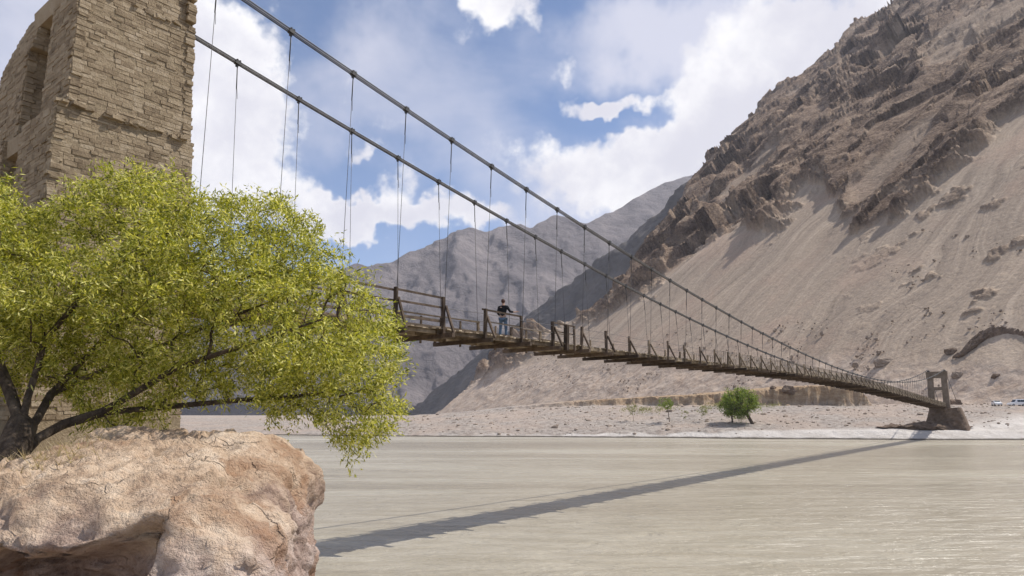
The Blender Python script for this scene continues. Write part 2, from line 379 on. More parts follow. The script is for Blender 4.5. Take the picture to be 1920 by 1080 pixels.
M['leaf'] = m_leaf('willow_leaf', [(0.0, (0.10, 0.125, 0.014)), (0.3, (0.25, 0.27, 0.032)), (0.65, (0.46, 0.45, 0.07)), (1.0, (0.76, 0.73, 0.32))])
M['leaf2'] = m_leaf('bank_leaf', [(0.0, (0.09, 0.14, 0.02)), (0.5, (0.16, 0.22, 0.035)), (1.0, (0.27, 0.32, 0.08))])
M['leaf3'] = m_leaf('dry_leaf', [(0.0, (0.14, 0.16, 0.06)), (0.5, (0.20, 0.21, 0.08)), (1.0, (0.28, 0.28, 0.13))])
M['straw'] = m_leaf('dry_grass', [(0.0, (0.30, 0.23, 0.14)), (0.5, (0.42, 0.34, 0.22)), (1.0, (0.52, 0.44, 0.30))])
def m_water():
    m, t, b = material('silty_water', 0.22, 0.5)
    wp = mapped(t)
    big = t.noise(mapped(t, (0.010, 0.045, 1)), 1.0, 5, 0.6, 0.6)
    mid = t.noise(mapped(t, (0.22, 0.9, 1)), 1.0, 6, 0.68, 0.4)
    f = t.math('ADD', t.math('MULTIPLY', big, 0.65), t.math('MULTIPLY', mid, 0.35))
    t.l.new(t.ramp(f, [(0.36, (0.235, 0.203, 0.147)), (0.48, (0.312, 0.276, 0.209)), (0.60, (0.392, 0.356, 0.285))]), b.inputs['Base Color'])
    b.inputs['IOR'].default_value = 1.33
    t.l.new(t.mapr(big, 0.4, 0.62, 0.18, 0.30), b.inputs['Roughness'])
    w1 = t.noise(mapped(t, (0.32, 0.85, 1), (0, 0, 0.10)), 1.0, 5, 0.6, 0.9)
    w2 = t.noise(mapped(t, (1.1, 2.4, 1), (0, 0, -0.12)), 1.0, 4, 0.6, 0.8)
    h = t.math('ADD', t.math('MULTIPLY', w1, 0.7), t.math('MULTIPLY', w2, 0.22))
    t.l.new(t.bump(h, 1.0, 0.55), b.inputs['Normal'])
    return m
M['water'] = m_water()
def m_plain(name, col, rough=0.7, spec=0.3, metal=0.0):
    m, t, b = material(name, rough, spec)
    f = t.noise(mapped(t, world=False), 9, 5, 0.6)
    t.l.new(t.ramp(f, [(0.3, tuple(c * 0.75 for c in col)), (0.7, tuple(min(1, c * 1.2) for c in col))]), b.inputs['Base Color'])
    b.inputs['Metallic'].default_value = metal
    return m
M['skin'] = m_plain('skin', (0.42, 0.26, 0.19), 0.6)
M['shirt'] = m_plain('black_cotton', (0.014, 0.015, 0.018), 0.85, 0.15)
M['jeans'] = m_plain('blue_denim', (0.10, 0.15, 0.22), 0.9, 0.15)
M['hair'] = m_plain('auburn_hair', (0.055, 0.022, 0.014), 0.6)
M['shoe'] = m_plain('grey_shoe', (0.25, 0.25, 0.26), 0.8)
M['carwhite'] = m_plain('white_car_paint', (0.75, 0.75, 0.76), 0.25, 0.5)
M['glass'] = m_plain('car_glass', (0.02, 0.025, 0.03), 0.08, 0.6)
M['tyre'] = m_plain('tyre_rubber', (0.015, 0.015, 0.015), 0.8)
M['rim'] = m_plain('wheel_rim', (0.35, 0.35, 0.36), 0.35, 0.5, 0.8)
M['lamp'] = m_plain('lamp_glass', (0.6, 0.6, 0.55), 0.15, 0.6)

# ------------------------------------------------------------------ river
nx, ny = 60, 30
X, Y = np.meshgrid(np.linspace(-1600, 1600, nx), np.linspace(-500, 1500, ny))
tag(obj('river', np.stack([X.ravel(), Y.ravel(), 0 * X.ravel()], 1), grid_faces(ny, nx), M['water'], smooth=True), kind='structure')

# ------------------------------------------------------------------ mountains
def slope_mesh(name, crest, px0, px1, ncol, nrow, depth, foot_py, mat, shape, back=(0.6, 0.9, -0.8), bl=60):
    """a mountainside: every column runs from its ridge line down to the foot, then a back side falls away behind the ridge"""
    cx = np.linspace(px0, px1, ncol); cy = np.interp(cx, [c[0] for c in crest], [c[1] for c in crest])
    v = np.linspace(0, 1, nrow)
    PX = np.repeat(cx[None, :], nrow, 0); PYY = cy[None, :] + (foot_py - cy[None, :]) * v[:, None]
    d = ray(PX.ravel(), PYY.ravel()); Yd = depth(d[0], d[2])
    P = np.stack([d[0] * Yd, Yd, EYE + d[2] * Yd], 1)
    disp, attrs = shape(P, PX.ravel(), PYY.ravel())
    P = (P + disp).reshape(nrow, ncol, 3)
    top = P[0]; nb = 14; rows = []
    bk = np.array(back, float)
    for k in range(nb, 0, -1):
        q = top + bk * bl * (k / nb) ** 1.5 * nb / 2
        q = q + 3.0 * fbm(q * 0.02, 3)[:, None] * np.array([0, 0.3, 1.0]) * min(1, k / 3)
        rows.append(q)
    P = np.concatenate([np.array(rows), P], 0).reshape(-1, 3)
    o = obj(name, P, grid_faces(nrow + nb, ncol)[:, ::-1], mat, smooth=True)
    for k, a in attrs.items():
        if a.ndim == 1: fattr(o, k, np.concatenate([np.tile(a[:ncol], nb), a]))
    fa = shape(P[:1], PX.ravel()[:1], PYY.ravel()[:1])
    return tag(o, kind='structure'), P
def plane_depth(gx, gy, slope, c):
    return lambda rx, rz: (EYE + slope * c) / np.maximum(slope * (gx * rx + gy) - rz, 0.02)

# the near mountain beyond the river
GA = R(27); GX, GY = math.cos(GA), math.sin(GA); MC = GX * 132 + GY * 215; MS = 0.8
MN = np.array([-GX * MS, -GY * MS, 1.0]); MN /= np.linalg.norm(MN)
main_depth = plane_depth(GX, GY, MS, MC)
ROCKY = [(760, 790), (1000, 640), (1060, 592), (1110, 585), (1150, 572), (1200, 560), (1230, 548), (1262, 500), (1300, 468), (1345, 448), (1385, 420), (1440, 428), (1485, 402), (1515, 372), (1545, 366), (1580, 402), (1612, 436), (1660, 405), (1700, 380), (1745, 345), (1800, 300), (1850, 275), (1900, 200), (1960, 150), (2300, -40)]
crest = [(700, 812), (770, 795), (830, 770), (890, 715), (945, 662), (1020, 625), (1080, 595), (1125, 562), (1178, 510), (1225, 455), (1262, 400), (1302, 342), (1330, 308), (1385, 245), (1435, 190), (1505, 148), (1565, 90), (1605, 42), (1680, 8), (1735, -2), (1850, -80), (2100, -220), (2400, -360)]
def main_shape(P, px, py):
    cr = -GY * P[:, 0] + GX * P[:, 1]; fl = np.hypot(GX * P[:, 0] + GY * P[:, 1], P[:, 2])      # across and along the fall line
    Q = np.stack([cr, fl * 0.42, 0 * cr], 1)
    edge = np.interp(px, [c[0] for c in ROCKY], [c[1] for c in ROCKY])
    wob = 34 * fbm(P * 0.02, 4) + 22 * fbm(P * 0.07, 5, 0.6)
    rk = sstep(edge + wob - py, -16, 22)
    patch = sstep(fbm(Q * np.array([0.016, 0.010, 1]) + 5, 4), 0.22, 0.42)                    # scree chutes inside the crags
    rk = rk * (1 - 0.55 * patch * sstep(edge - py, 20, 80))
    rk0 = rk
    spots = sstep(fbm(P * 0.045 + 31, 4), 0.42, 0.58) * sstep(px, 1500, 1800) * sstep(py, 250, 380) * (1 - sstep(py, 560, 690))
    rk = np.maximum(rk, 0.5 * spots)
    wq = Q[:, :2] + 9.0 * np.stack([fbm(Q * 0.04 + 1, 3), fbm(Q * 0.04 + 21, 3)], 1)
    sh = np.stack([wq[:, 0] + 0.35 * wq[:, 1], wq[:, 1]], 1)
    amp = 0.45 + 0.9 * sstep(fbm(P * 0.009 + 4, 3), -0.3, 0.4)
    crag = 7.0 * ridged(Q * 0.014, 2) + amp * (13.0 * facets(sh * 0.020, 3) + 6.0 * facets(sh * 0.058, 50) + 1.6 * facets(sh * 0.16, 90) + 0.35 * ridged(Q * 0.2 + 7, 4, 0.6))
    gully = 1.3 * fbm(np.stack([cr * 0.045, fl * 0.004, 0 * cr], 1), 4) + 0.18 * fbm(np.stack([cr * 0.14, fl * 0.012, 0 * cr], 1), 3) + 0.10 * fbm(P * 0.15, 3, 0.6)
    low = sstep(py + 16 * fbm(P * 0.03 + 8, 4), 655, 705)
    lowd = (1.0 * fbm(P * 0.05, 5, 0.5) + 0.12 * ridged(P * 0.2, 4, 0.6)) * low
    fade = np.clip(P[:, 1] / 500, 0.5, 1.25)
    taper = 0.3 + 0.7 * sstep(py - np.interp(px, [c[0] for c in crest], [c[1] for c in crest]), 0, 70)
    d = rk0 * (crag * 0.80 * fade * (0.5 + 0.5 * taper) + 1.2) + spots * (0.3 + 0.7 * ridged(P * 0.14, 4, 0.6)) + (1 - rk0) * gully + lowd
    broad = taper * 8.0 * fbm(np.stack([cr * 0.006, fl * 0.003, 0 * cr], 1) + 2.2, 3) * sstep(fl, 250, 420)
    main_shape.fall = np.stack([cr, fl, 0 * cr], 1)
    return MN * (d + broad)[:, None], {'rock': np.maximum(rk, 0), 'low': low}
mtn, MP = slope_mesh('mountain', crest, 715, 2100, 900, 440, main_depth, 812, M['mountain'], main_shape)
a = mtn.data.attributes.new('fall', 'FLOAT_VECTOR', 'POINT')
cr = -GY * MP[:, 0] + GX * MP[:, 1]; fl = np.hypot(GX * MP[:, 0] + GY * MP[:, 1], MP[:, 2])
cr = cr + 14 * fbm(MP * 0.012, 3) + 0.5 * fbm(MP * 0.07, 3)
a.data.foreach_set('vector', np.stack([cr, fl, 0 * cr], 1).astype(np.float32).ravel())
del MP

# the steep spur behind it, in darker grey tones
sg = R(35)
def spur_shape(P, px, py):
    q = 7 * fbm(P * 0.012, 5, 0.55) + 2.5 * ridged(P * 0.05, 3)
    return np.array([-0.75, -0.3, 0.55]) * q[:, None], {}
slope_mesh('mountain_spur', [(690, 815), (755, 782), (830, 722), (900, 665), (990, 592), (1060, 538), (1150, 470), (1220, 410), (1300, 335), (1500, 180)], 690, 1480, 330, 150,
           plane_depth(math.cos(sg), math.sin(sg), 1.6, math.cos(sg) * -240 + math.sin(sg) * 1500), 806, M['spur'], spur_shape, bl=90)
# the distant range up the valley
def far_shape(P, px, py):
    v = sstep(py, 400, 520)
    q = 60 * ridged(P * np.array([0.0026, 0.0012, 0.0012]) + 3, 5, 0.52) + 6 * fbm(P * 0.02, 3, 0.5)
    return np.array([-0.35, -0.6, 0.35]) * (q * np.clip((py - 330) / 160, 0.25, 1))[:, None], {}
far_crest = [(-1500, 520), (-700, 430), (-200, 500), (200, 520), (500, 545), (640, 522), (680, 503), (700, 508), (740, 498), (790, 475), (830, 462), (860, 450), (890, 441), (918, 447), (945, 432), (980, 424), (1002, 436), (1020, 424), (1045, 411), (1075, 417), (1105, 428), (1140, 408), (1180, 386), (1215, 362), (1240, 348), (1300, 333), (1380, 290), (1700, 250)]
slope_mesh('distant_mountain', far_crest, -1500, 1700, 760, 190, lambda rx, rz: 1750 / np.maximum(1.0 - 1.2 * np.maximum(rz, 0) - 0.10 * rx, 0.4), 806, M['far'], far_shape, back=(0.2, 1.0, -0.6), bl=160)

# ------------------------------------------------------------------ far bank: beach, gravel, clay bluff
def shore_y(x): return 147 + np.clip(97 - x, 0, 420) * 0.22 + 1.2 * np.sin(x * 0.07) + 0.7 * np.sin(x * 0.19 + 1)
def bank_z(x, s, y):
    wr = sstep(x, -70, 30)
    zl = np.interp(s, [-25, -2, 0, 3, 10, 40, 120, 400], [-3, -0.5, 0.12, 0.7, 1.3, 2.6, 4.2, 4.6])
    zr = np.interp(s, [-25, -2, 0, 4, 12, 46, 65, 125, 400], [-3, -0.5, 0.15, 1.7, 2.9, 7.7, 8.5, 9.2, 9.6])
    z = zl * (1 - wr) + zr * wr
    P = np.stack([x, y, 0 * x], 1)
    hb = np.interp(x, [-20, 15, 45, 70, 85, 101, 104], [0, 1.2, 2.6, 3.8, 5.6, 5.8, 0.0])
    sb = 52 + 6 * fbm(P * 0.045, 4) + 0.08 * (90 - x)
    sb = sb + 0.8 * fbm(P * 0.35, 3)
    face = sstep(s, sb, sb + 1.6)
    z = z + hb * face
    rough = 0.28 * fbm(P * 0.12, 5, 0.55) * sstep(s, 1, 8) + 0.05 * fbm(P * 0.8, 3)
    z = z + rough
    clay = sstep(s, sb - 1, sb + 1) * sstep(hb, 0.6, 2.0)
    return z, clay
xs = np.concatenate([np.linspace(-900, -80, 70)[:-1], np.linspace(-80, 170, 420)[:-1], np.linspace(170, 800, 60)])
ss = np.concatenate([np.linspace(-25, -1, 8)[:-1], np.linspace(-1, 14, 40)[:-1], np.linspace(14, 90, 110)[:-1], np.linspace(90, 700, 40)])
XX, SS = np.meshgrid(xs, ss); XX = XX.ravel(); SS = SS.ravel(); YY = shore_y(XX) + SS
ZZ, clay = bank_z(XX, SS, YY)
# a bed of pale sand lies along the water on the right, thinning out to the left
Pn = np.stack([XX, YY, 0 * XX], 1)
wid = np.interp(XX, [-60, 20, 45, 75, 100, 130, 300], [1.0, 1.8, 3.5, 8, 12, 34, 44])
sand = (1 - sstep(SS + 2.0 * fbm(Pn * 0.12, 3), wid * 0.6, wid * 1.1)) * sstep(XX, -40, 30)
wet = 1 - sstep(SS + 0.25 * fbm(Pn * 0.4, 3), 0.15, 0.65)
bank = obj('far_bank', np.stack([XX, YY, ZZ], 1), grid_faces(len(ss), len(xs)), M['bank'], smooth=False)
fattr(bank, 'sand', sand); fattr(bank, 'clay', clay); fattr(bank, 'wet', wet); tag(bank, kind='structure')
def on_bank(px, Y):
    d = ray(px, HZ); x = np.array([d[0] * Y]); z, _ = bank_z(x, np.array([Y]) - shore_y(x), np.array([Y])); return np.array([x[0], Y, z[0]])

# ------------------------------------------------------------------ near bank
xs = np.linspace(-60, 30, 180); ys = np.linspace(-30, 40, 140)
XX, YY = np.meshgrid(xs, ys); XX = XX.ravel(); YY = YY.ravel()
P2 = np.stack([XX, YY, 0 * XX], 1)
edge = np.where(YY < 4.5, 25 - 0 * YY, -3.0 - 0.33 * np.clip(YY - 4.5, 0, 40))
edge = np.interp(YY, [-30, 2.5, 4.6, 5.4, 17, 24, 40], [25, 20, 3, -3.4, -7.2, -14, -30]) + 0.5 * fbm(P2 * 0.3, 3)
land = sstep(edge - XX, -1.6, 1.2)
ZZ = -1.5 + land * (5.1 + 1.6 * sstep(-XX, 6, 14) + 0.35 * fbm(P2 * 0.35, 5)) * 1.0
tag(obj('near_bank', np.stack([XX, YY, ZZ], 1), grid_faces(140, 180), M['nearbank'], smooth=True), kind='structure')

# ------------------------------------------------------------------ rocks
def ico(sub):
    bm = bmesh.new(); bmesh.ops.create_icosphere(bm, subdivisions=sub, radius=1)
    V = np.array([v.co[:] for v in bm.verts]); Fc = np.array([[v.index for v in f.verts] for f in bm.faces]); bm.free(); return V, Fc
ICO = {k: ico(k) for k in (1, 2, 3, 4, 7)}
def rock_mesh(name, c, size, seed, sub=3, amp=0.28, mat='rock', rz=0.0, n=3.0):
    V, Fc = ICO[sub]
    r = (np.abs(V) ** n).sum(1) ** (-1 / n)
    Q = V * r[:, None] * (1 + amp * fbm(V * 1.4 + seed * 7.7, 4, 0.55))[:, None]
    Q = Q * np.array(size); cs, sn = math.cos(rz), math.sin(rz)
    Q = Q @ np.array([[cs, -sn, 0], [sn, cs, 0], [0, 0, 1]]).T
    o = link(name, mesh_data(name, Q, Fc, M[mat], False)); o.location = c
    return o
# the great boulder in the foreground
V, Fc = ICO[7]
n = 8.0; r = (np.abs(V) ** n).sum(1) ** (-1 / n)
BC = np.array([-5.1, 7.35, 2.5]); BH = np.array([3.0, 1.75, 2.74])
Q = V * r[:, None] * BH + BC
up = sstep(Q[:, 2], 3.6, 5.0)
Q[:, 0] -= 0.15 * (Q[:, 1] - 7.35) * sstep(Q[:, 0], -5, -3)
Q[:, 2] -= up * np.clip(9.0 - Q[:, 1], 0, 4) * 0.22
Q[:, 2] -= up * 0.36 * np.clip(-5.0 - Q[:, 0], 0, 3)
Nn = V * r[:, None] ** 0 ; Nn = np.sign(V) * np.abs(V * r[:, None]) ** (n - 1); Nn /= np.linalg.norm(Nn, axis=1)[:, None]
fx = np.stack([Q[:, 0] + 0.3 * Q[:, 2], Q[:, 1] * 0.8 + Q[:, 2]], 1) + 0.25 * np.stack([fbm(Q * 1.3, 3), fbm(Q * 1.3 + 9, 3)], 1)
d = 0.09 * fbm(Q * 0.6, 3) + 0.08 * facets(fx * 0.8, 12) + 0.034 * facets(fx * 2.4, 33) + 0.018 * facets(fx * 7.0, 71) + 0.04 * ridged(Q * 3.0 + 2, 5, 0.65) + 0.018 * fbm(Q * 14, 3, 0.6) - 0.06
step = 0.04 * np.tanh(9 * fbm(Q * np.array([0.7, 0.7, 1.3]) + 11, 3))                        # broken plates
Q = Q + Nn * (d + step)[:, None]
# hollow under the overhanging lip at the left
hx = (Q[:, 0] + 4.2) / 1.3; lipz = 4.18 + 0.16 * (Q[:, 0] + 4.2) * 1.1 + 0.12 * fbm(np.stack([Q[:, 0] * 1.5, 0 * Q[:, 0], 0 * Q[:, 0]], 1), 3)
ho = np.clip(1 - hx ** 2, 0, 1) ** 0.5 * sstep(lipz - Q[:, 2], 0.0, 0.22) * (1 - sstep(lipz - Q[:, 2], 0.7, 1.5)) * (Q[:, 1] < 7.0)
Q[:, 1] += 0.85 * ho
# a vertical crack in the top
ck = np.exp(-((Q[:, 0] - (at(362, 820, 8.0)[0] + 0.05 * np.sin(Q[:, 1] * 5))) / 0.02) ** 2) * sstep(Q[:, 1], 6.9, 7.4) * up
Q[:, 2] -= 0.16 * ck
bo = obj('boulder', Q, Fc, M['boulder'], smooth=True)
tag(bo, 'huge tan and pinkish boulder on the near river bank beside the willow trunk', 'boulder')
BV = Q

# ------------------------------------------------------------------ stone tower
def unit_stone(seed):
    rg = np.random.default_rng(seed); b = 0.07
    V = []; idx = {}
    for sx_ in (-1, 1):
        for sy_ in (-1, 1):
            for sz_ in (-1, 1):
                j = rg.uniform(-0.04, 0.04, 3)
                for ax in range(3):
                    v = np.array([sx_, sy_, sz_], float) * (1 - b * np.array([1, 1, 1.6])); v[ax] = (sx_, sy_, sz_)[ax]
                    idx[(sx_, sy_, sz_, ax)] = len(V); V.append((v + j) * 0.5)
    Fq = []
    for ax in range(3):
        o1, o2 = [k for k in range(3) if k != ax]
        for sg_ in (-1, 1):
            q = []
            for (p_, r_) in ((-1, -1), (1, -1), (1, 1), (-1, 1)):
                k = [0, 0, 0]; k[ax] = sg_; k[o1] = p_; k[o2] = r_; q.append(idx[(*k, ax)])
            Fq.append(q)
    for ax in range(3):                       # chamfers along edges parallel to ax
        o1, o2 = [k for k in range(3) if k != ax]
        for p_ in (-1, 1):
            for r_ in (-1, 1):
                k0 = [0, 0, 0]; k0[o1] = p_; k0[o2] = r_; k1 = list(k0); k0[ax] = -1; k1[ax] = 1
                Fq.append([idx[(*k0, o1)], idx[(*k1, o1)], idx[(*k1, o2)], idx[(*k0, o2)]])
    tri = []
    for sx_ in (-1, 1):
        for sy_ in (-1, 1):
            for sz_ in (-1, 1): tri.append([idx[(sx_, sy_, sz_, 0)], idx[(sx_, sy_, sz_, 1)], idx[(sx_, sy_, sz_, 2)]])
    return np.array(V), Fq, tri
def stone_me(seed, mat):
    V, Fq, tri = unit_stone(seed); me = bpy.data.meshes.new('stone'); me.from_pydata(V.tolist(), [], Fq + tri); me.update()
    bm = bmesh.new(); bm.from_mesh(me); bmesh.ops.recalc_face_normals(bm, faces=bm.faces); bm.to_mesh(me); bm.free()
    me.materials.append(mat); return me
STONES = [stone_me(k, M['stone']) for k in range(10)]
SV = [np.array([v.co[:] for v in s_.vertices]) for s_ in STONES]
SF = [[list(p.vertices) for p in s_.polygons] for s_ in STONES]
tower = empty('stone_tower', BW(6.4, 18.0, 4.0))
tag(tower, 'tall tan rubble masonry bridge tower with a slot between its two pillars', 'tower')
TL = np.array(tower.location)
def prism(corners_lo, corners_hi, z0, z1):    # plan corners in (a, p)
    V = [BW(a_, p_, z0) for a_, p_ in corners_lo] + [BW(a_, p_, z1) for a_, p_ in corners_hi]
    return np.array(V), BOXF
def rect(a0, a1, p0, p1): return [(a0, p0), (a1, p0), (a1, p1), (a0, p1)]
def tower_part(name, boxes, mat):
    mb = MB()
    for lo, hi, z0, z1 in boxes:
        V_, F_ = prism(lo, hi, z0, z1); mb.add(V_ - TL, F_)
    o = mb.build(name, mat, tower)
    bm = bmesh.new(); bm.from_mesh(o.data); bmesh.ops.recalc_face_normals(bm, faces=bm.faces); bm.to_mesh(o.data); bm.free()
    return o
g_ = 0.010
tower_part('pillar', [(rect(4.70 + g_, 8.05 - g_, 16.10 + g_, 18.75 - g_), rect(4.92 + g_, 7.90 - g_, 16.24 + g_, 18.45 - g_), 3.0, 12.0),
                      (rect(5.12 + g_, 7.88 - g_, 16.31 + g_, 18.02 - g_), rect(5.16 + g_, 7.74 - g_, 16.33 + g_, 17.96 - g_), 11.98, 14.93),
                      (rect(5.26 + g_, 7.72 - g_, 16.42 + g_, 17.92 - g_), rect(5.32 + g_, 7.62 - g_, 16.48 + g_, 17.86 - g_), 14.91, 17.75)], M['mortar'])
tower_part('pillar', [(rect(4.75 + g_, 8.0 - g_, 19.9 + g_, 23.6 - g_), rect(4.95 + g_, 7.9 - g_, 19.75 + g_, 23.2 - g_), 3.0, 12.0),
                      (rect(5.12 + g_, 7.85 - g_, 19.45 + g_, 22.0 - g_), rect(5.16 + g_, 7.75 - g_, 19.45 + g_, 21.5 - g_), 11.98, 14.4),
                      (rect(5.16 + g_, 7.75 - g_, 19.2 + g_, 21.5 - g_), rect(5.5 + g_, 7.72 - g_, 19.2 + g_, 20.9 - g_), 14.39, 15.75),
                      (rect(6.2 + g_, 7.72 - g_, 19.3 + g_, 22.3 - g_), rect(6.3 + g_, 7.6 - g_, 19.4 + g_, 22.2 - g_), 15.73, 18.3)], M['mortar'])
tower_part('lintel', [(rect(5.02, 5.55, 17.98, 19.98), rect(5.0, 5.55, 17.98, 19.98), 11.55, 11.97)], M['stone'])
tower_part('lintel', [(rect(5.25, 5.9, 17.6, 19.5), rect(5.2, 5.9, 17.6, 19.5), 14.98, 15.40)], M['stone'])
rs = np.random.default_rng(21); cand = []
def face_stones(c0, c1, c0t, c1t, z0, z1, out, big=0):
    """courses of rubble on a face between plan corners c0-c1 (top c0t-c1t); out is the outward plan normal in (a, p)"""
    z = z0
    while z < z1 - 0.03:
        h = min(rs.uniform(0.055, 0.125), z1 - z); f_ = (z - z0) / (z1 - z0)
        A = np.array(c0) * (1 - f_) + np.array(c0t) * f_; B = np.array(c1) * (1 - f_) + np.array(c1t) * f_
        L = np.linalg.norm(B - A); e = (B - A) / L; s_ = -rs.uniform(0, 0.05)
        while s_ < L - 0.02:
            w = min(rs.uniform(0.13, 0.42), L + rs.uniform(-0.02, 0.03) - s_)
            if w < 0.06: break
            if rs.random() > 0.09:
                dp = rs.uniform(0.16, 0.24); pro = rs.normal(0.0, 0.006) + (0.014 if rs.random() < 0.05 else 0)
                c = A + e * (s_ + w / 2) + np.array(out) * (pro - dp / 2)
                cand.append((c[0], c[1], z + h / 2, w - 0.004, dp, h - 0.004, e, big, rs.integers(0, 10), rs.normal(0, 0.02)))
            s_ += w
        z += h
face_stones((4.74, 16.13), (8.01, 16.13), (4.92, 16.24), (7.90, 16.24), 5.2, 12.0, (0, -1), 2)
face_stones((5.12, 16.31), (7.88, 16.31), (5.16, 16.33), (7.74, 16.33), 12.0, 14.93, (0, -1), 4)
face_stones((5.26, 16.42), (7.72, 16.42), (5.32, 16.48), (7.62, 16.48), 14.93, 17.75, (0, -1), 3)
face_stones((4.74, 16.13), (4.74, 18.72), (4.92, 16.24), (4.92, 18.45), 5.2, 12.0, (-1, 0), 1)
face_stones((5.12, 16.31), (5.12, 18.02), (5.16, 16.33), (5.16, 17.96), 12.0, 14.93, (-1, 0), 2)
face_stones((5.26, 16.42), (5.26, 17.92), (5.32, 16.48), (5.32, 17.86), 14.93, 17.75, (-1, 0), 1)
face_stones((7.88, 16.31), (7.88, 18.02), (7.74, 16.33), (7.74, 17.96), 9.0, 17.7, (1, 0), 0)
face_stones((4.8, 19.9), (4.8, 23.5), (4.95, 19.75), (4.95, 23.2), 8.0, 12.0, (-1, 0), 0)
face_stones((5.12, 19.45), (5.12, 22.0), (5.16, 19.45), (5.16, 21.5), 12.0, 14.4, (-1, 0), 1)
face_stones((5.16, 19.2), (5.16, 21.5), (5.5, 19.2), (5.5, 20.9), 14.4, 15.75, (-1, 0), 0)
face_stones((4.8, 19.9), (8.0, 19.9), (4.95, 19.75), (7.9, 19.75), 8.0, 12.0, (0, -1), 0)
face_stones((5.12, 19.45), (7.8, 19.45), (5.16, 19.45), (7.75, 19.45), 12.0, 14.4, (0, -1), 0)
face_stones((5.16, 19.2), (7.75, 19.2), (5.5, 19.2), (7.7, 19.2), 14.4, 15.75, (0, -1), 0)
face_stones((6.2, 19.3), (6.2, 22.3), (6.3, 19.4), (6.3, 22.2), 15.75, 18.3, (-1, 0), 0)
# rubble coping on the two ledges
for z_, lo, hi in ((12.0, (4.9, 16.18), (7.7, 16.20)), (14.93, (5.14, 16.34), (7.6, 16.34))):
    for k in range(26):
        f_ = rs.random(); c = np.array(lo) * (1 - f_) + np.array(hi) * f_ + np.array((0, rs.uniform(0.0, 0.10)))
        cand.append((c[0], c[1], z_ + rs.uniform(-0.02, 0.04), rs.uniform(0.10, 0.32), rs.uniform(0.10, 0.2), rs.uniform(0.05, 0.10), np.array((1.0, rs.normal(0, 0.15))), 1, rs.integers(0, 10), rs.normal(0, 0.12)))
order = sorted(range(len(cand)), key=lambda i: -(cand[i][7] * 10 + cand[i][3] * cand[i][5] * (1 if 10.3 < cand[i][2] < 16.2 else 0.01) * 20))
single = set(order[:300]); sv = []; sf = []; nn = 0
for i, (a_, p_, z_, w, dp, h, e, big, k, tw) in enumerate(cand):
    e3 = np.array([*(e[0] * DV - e[1] * NV), tw]); e3 /= np.linalg.norm(e3); u3 = np.array([0, 0, 1.0]); n3 = np.cross(u3, e3); n3 /= np.linalg.norm(n3); u3 = np.cross(e3, n3)
    c = BW(a_, p_, z_) - TL; Rm = np.stack([e3 * w, n3 * dp, u3 * h], 1)
    if i in single:
        o = link('stone', STONES[k], tower); M4 = Matrix.Identity(4)
        for r_ in range(3):
            for c_ in range(3): M4[r_][c_] = Rm[r_, c_]
            M4[r_][3] = c[r_]
        o.matrix_local = M4
    else:
        sv.append(SV[k] @ Rm.T + c); sf += [[q + nn for q in f_] for f_ in SF[k]]; nn += len(SV[k])
me = bpy.data.meshes.new('stonework'); me.from_pydata(np.vstack(sv).tolist(), [], sf); me.update(); me.materials.append(M['stone'])
tag(link('stonework', me, tower), kind='stuff')

# ------------------------------------------------------------------ suspension bridge
bridge = empty('suspension_bridge', (0, 0, 0))
tag(bridge, 'long timber footbridge hung from two steel cables across the silty river', 'bridge')
def deck_z(a): return float(np.interp(a, [5, 12, 24, 42, 57, 73, 85, 97, 118, 139, 160, 173, 184, 190], [8.42, 8.55, 8.75, 8.95, 9.15, 9.28, 9.25, 9.08, 8.70, 8.18, 7.66, 7.35, 7.12, 7.0]))
_a = np.linspace(5, 190, 371); _z = np.array([deck_z(q) for q in _a]); _z = np.convolve(np.pad(_z, 10, 'edge'), np.ones(21) / 21, 'valid')
def deck_z(a): return float(np.interp(a, _a, _z))
def cable_z(a): return 10.1 + 0.000874 * (a - 104) ** 2
def half(a): return 1.6 - 0.16 * math.exp(-((a - 100) / 45.0) ** 2)
A0, AP = 11.75, 2.53
hang = [A0 + AP * k for k in range(-1, 68)]
# main cables: bundles of strands
for sgn in (-1, 1):
    aa = np.concatenate([[5.0, 6.6], np.linspace(8.5, 183.4, 140)])
    ctr = np.array([BW(q, P0 + sgn * half(q) + (-0.15 if (sgn < 0 and q < 8) else 0), cable_z(q) if q > 7 else cable_z(7) + 0.05 * (q - 7)) for q in aa])
    mc = MB(); nrm = np.array([*NV, 0])
    mc.tube(ctr, 0.024, 6); cable = mc.build('main_cable', M['steel'], bridge, True)
    for k in range(4):
        off = [(0.042, 0.036), (-0.042, 0.036), (0.042, -0.044), (-0.042, -0.044)][k]
        MB().tube(ctr + nrm * off[0] + np.array([0, 0, off[1]]), 0.022, 6).build('strand', M['steel'], cable, True)
    back = np.array([BW(183.4 + q, P0 + sgn * (half(184) + 0.02 * q), cable_z(183.4) - 0.42 * q) for q in np.linspace(0, 16, 8)])
    MB().tube(back, 0.06, 6).build('backstay', M['steel'], bridge, True)
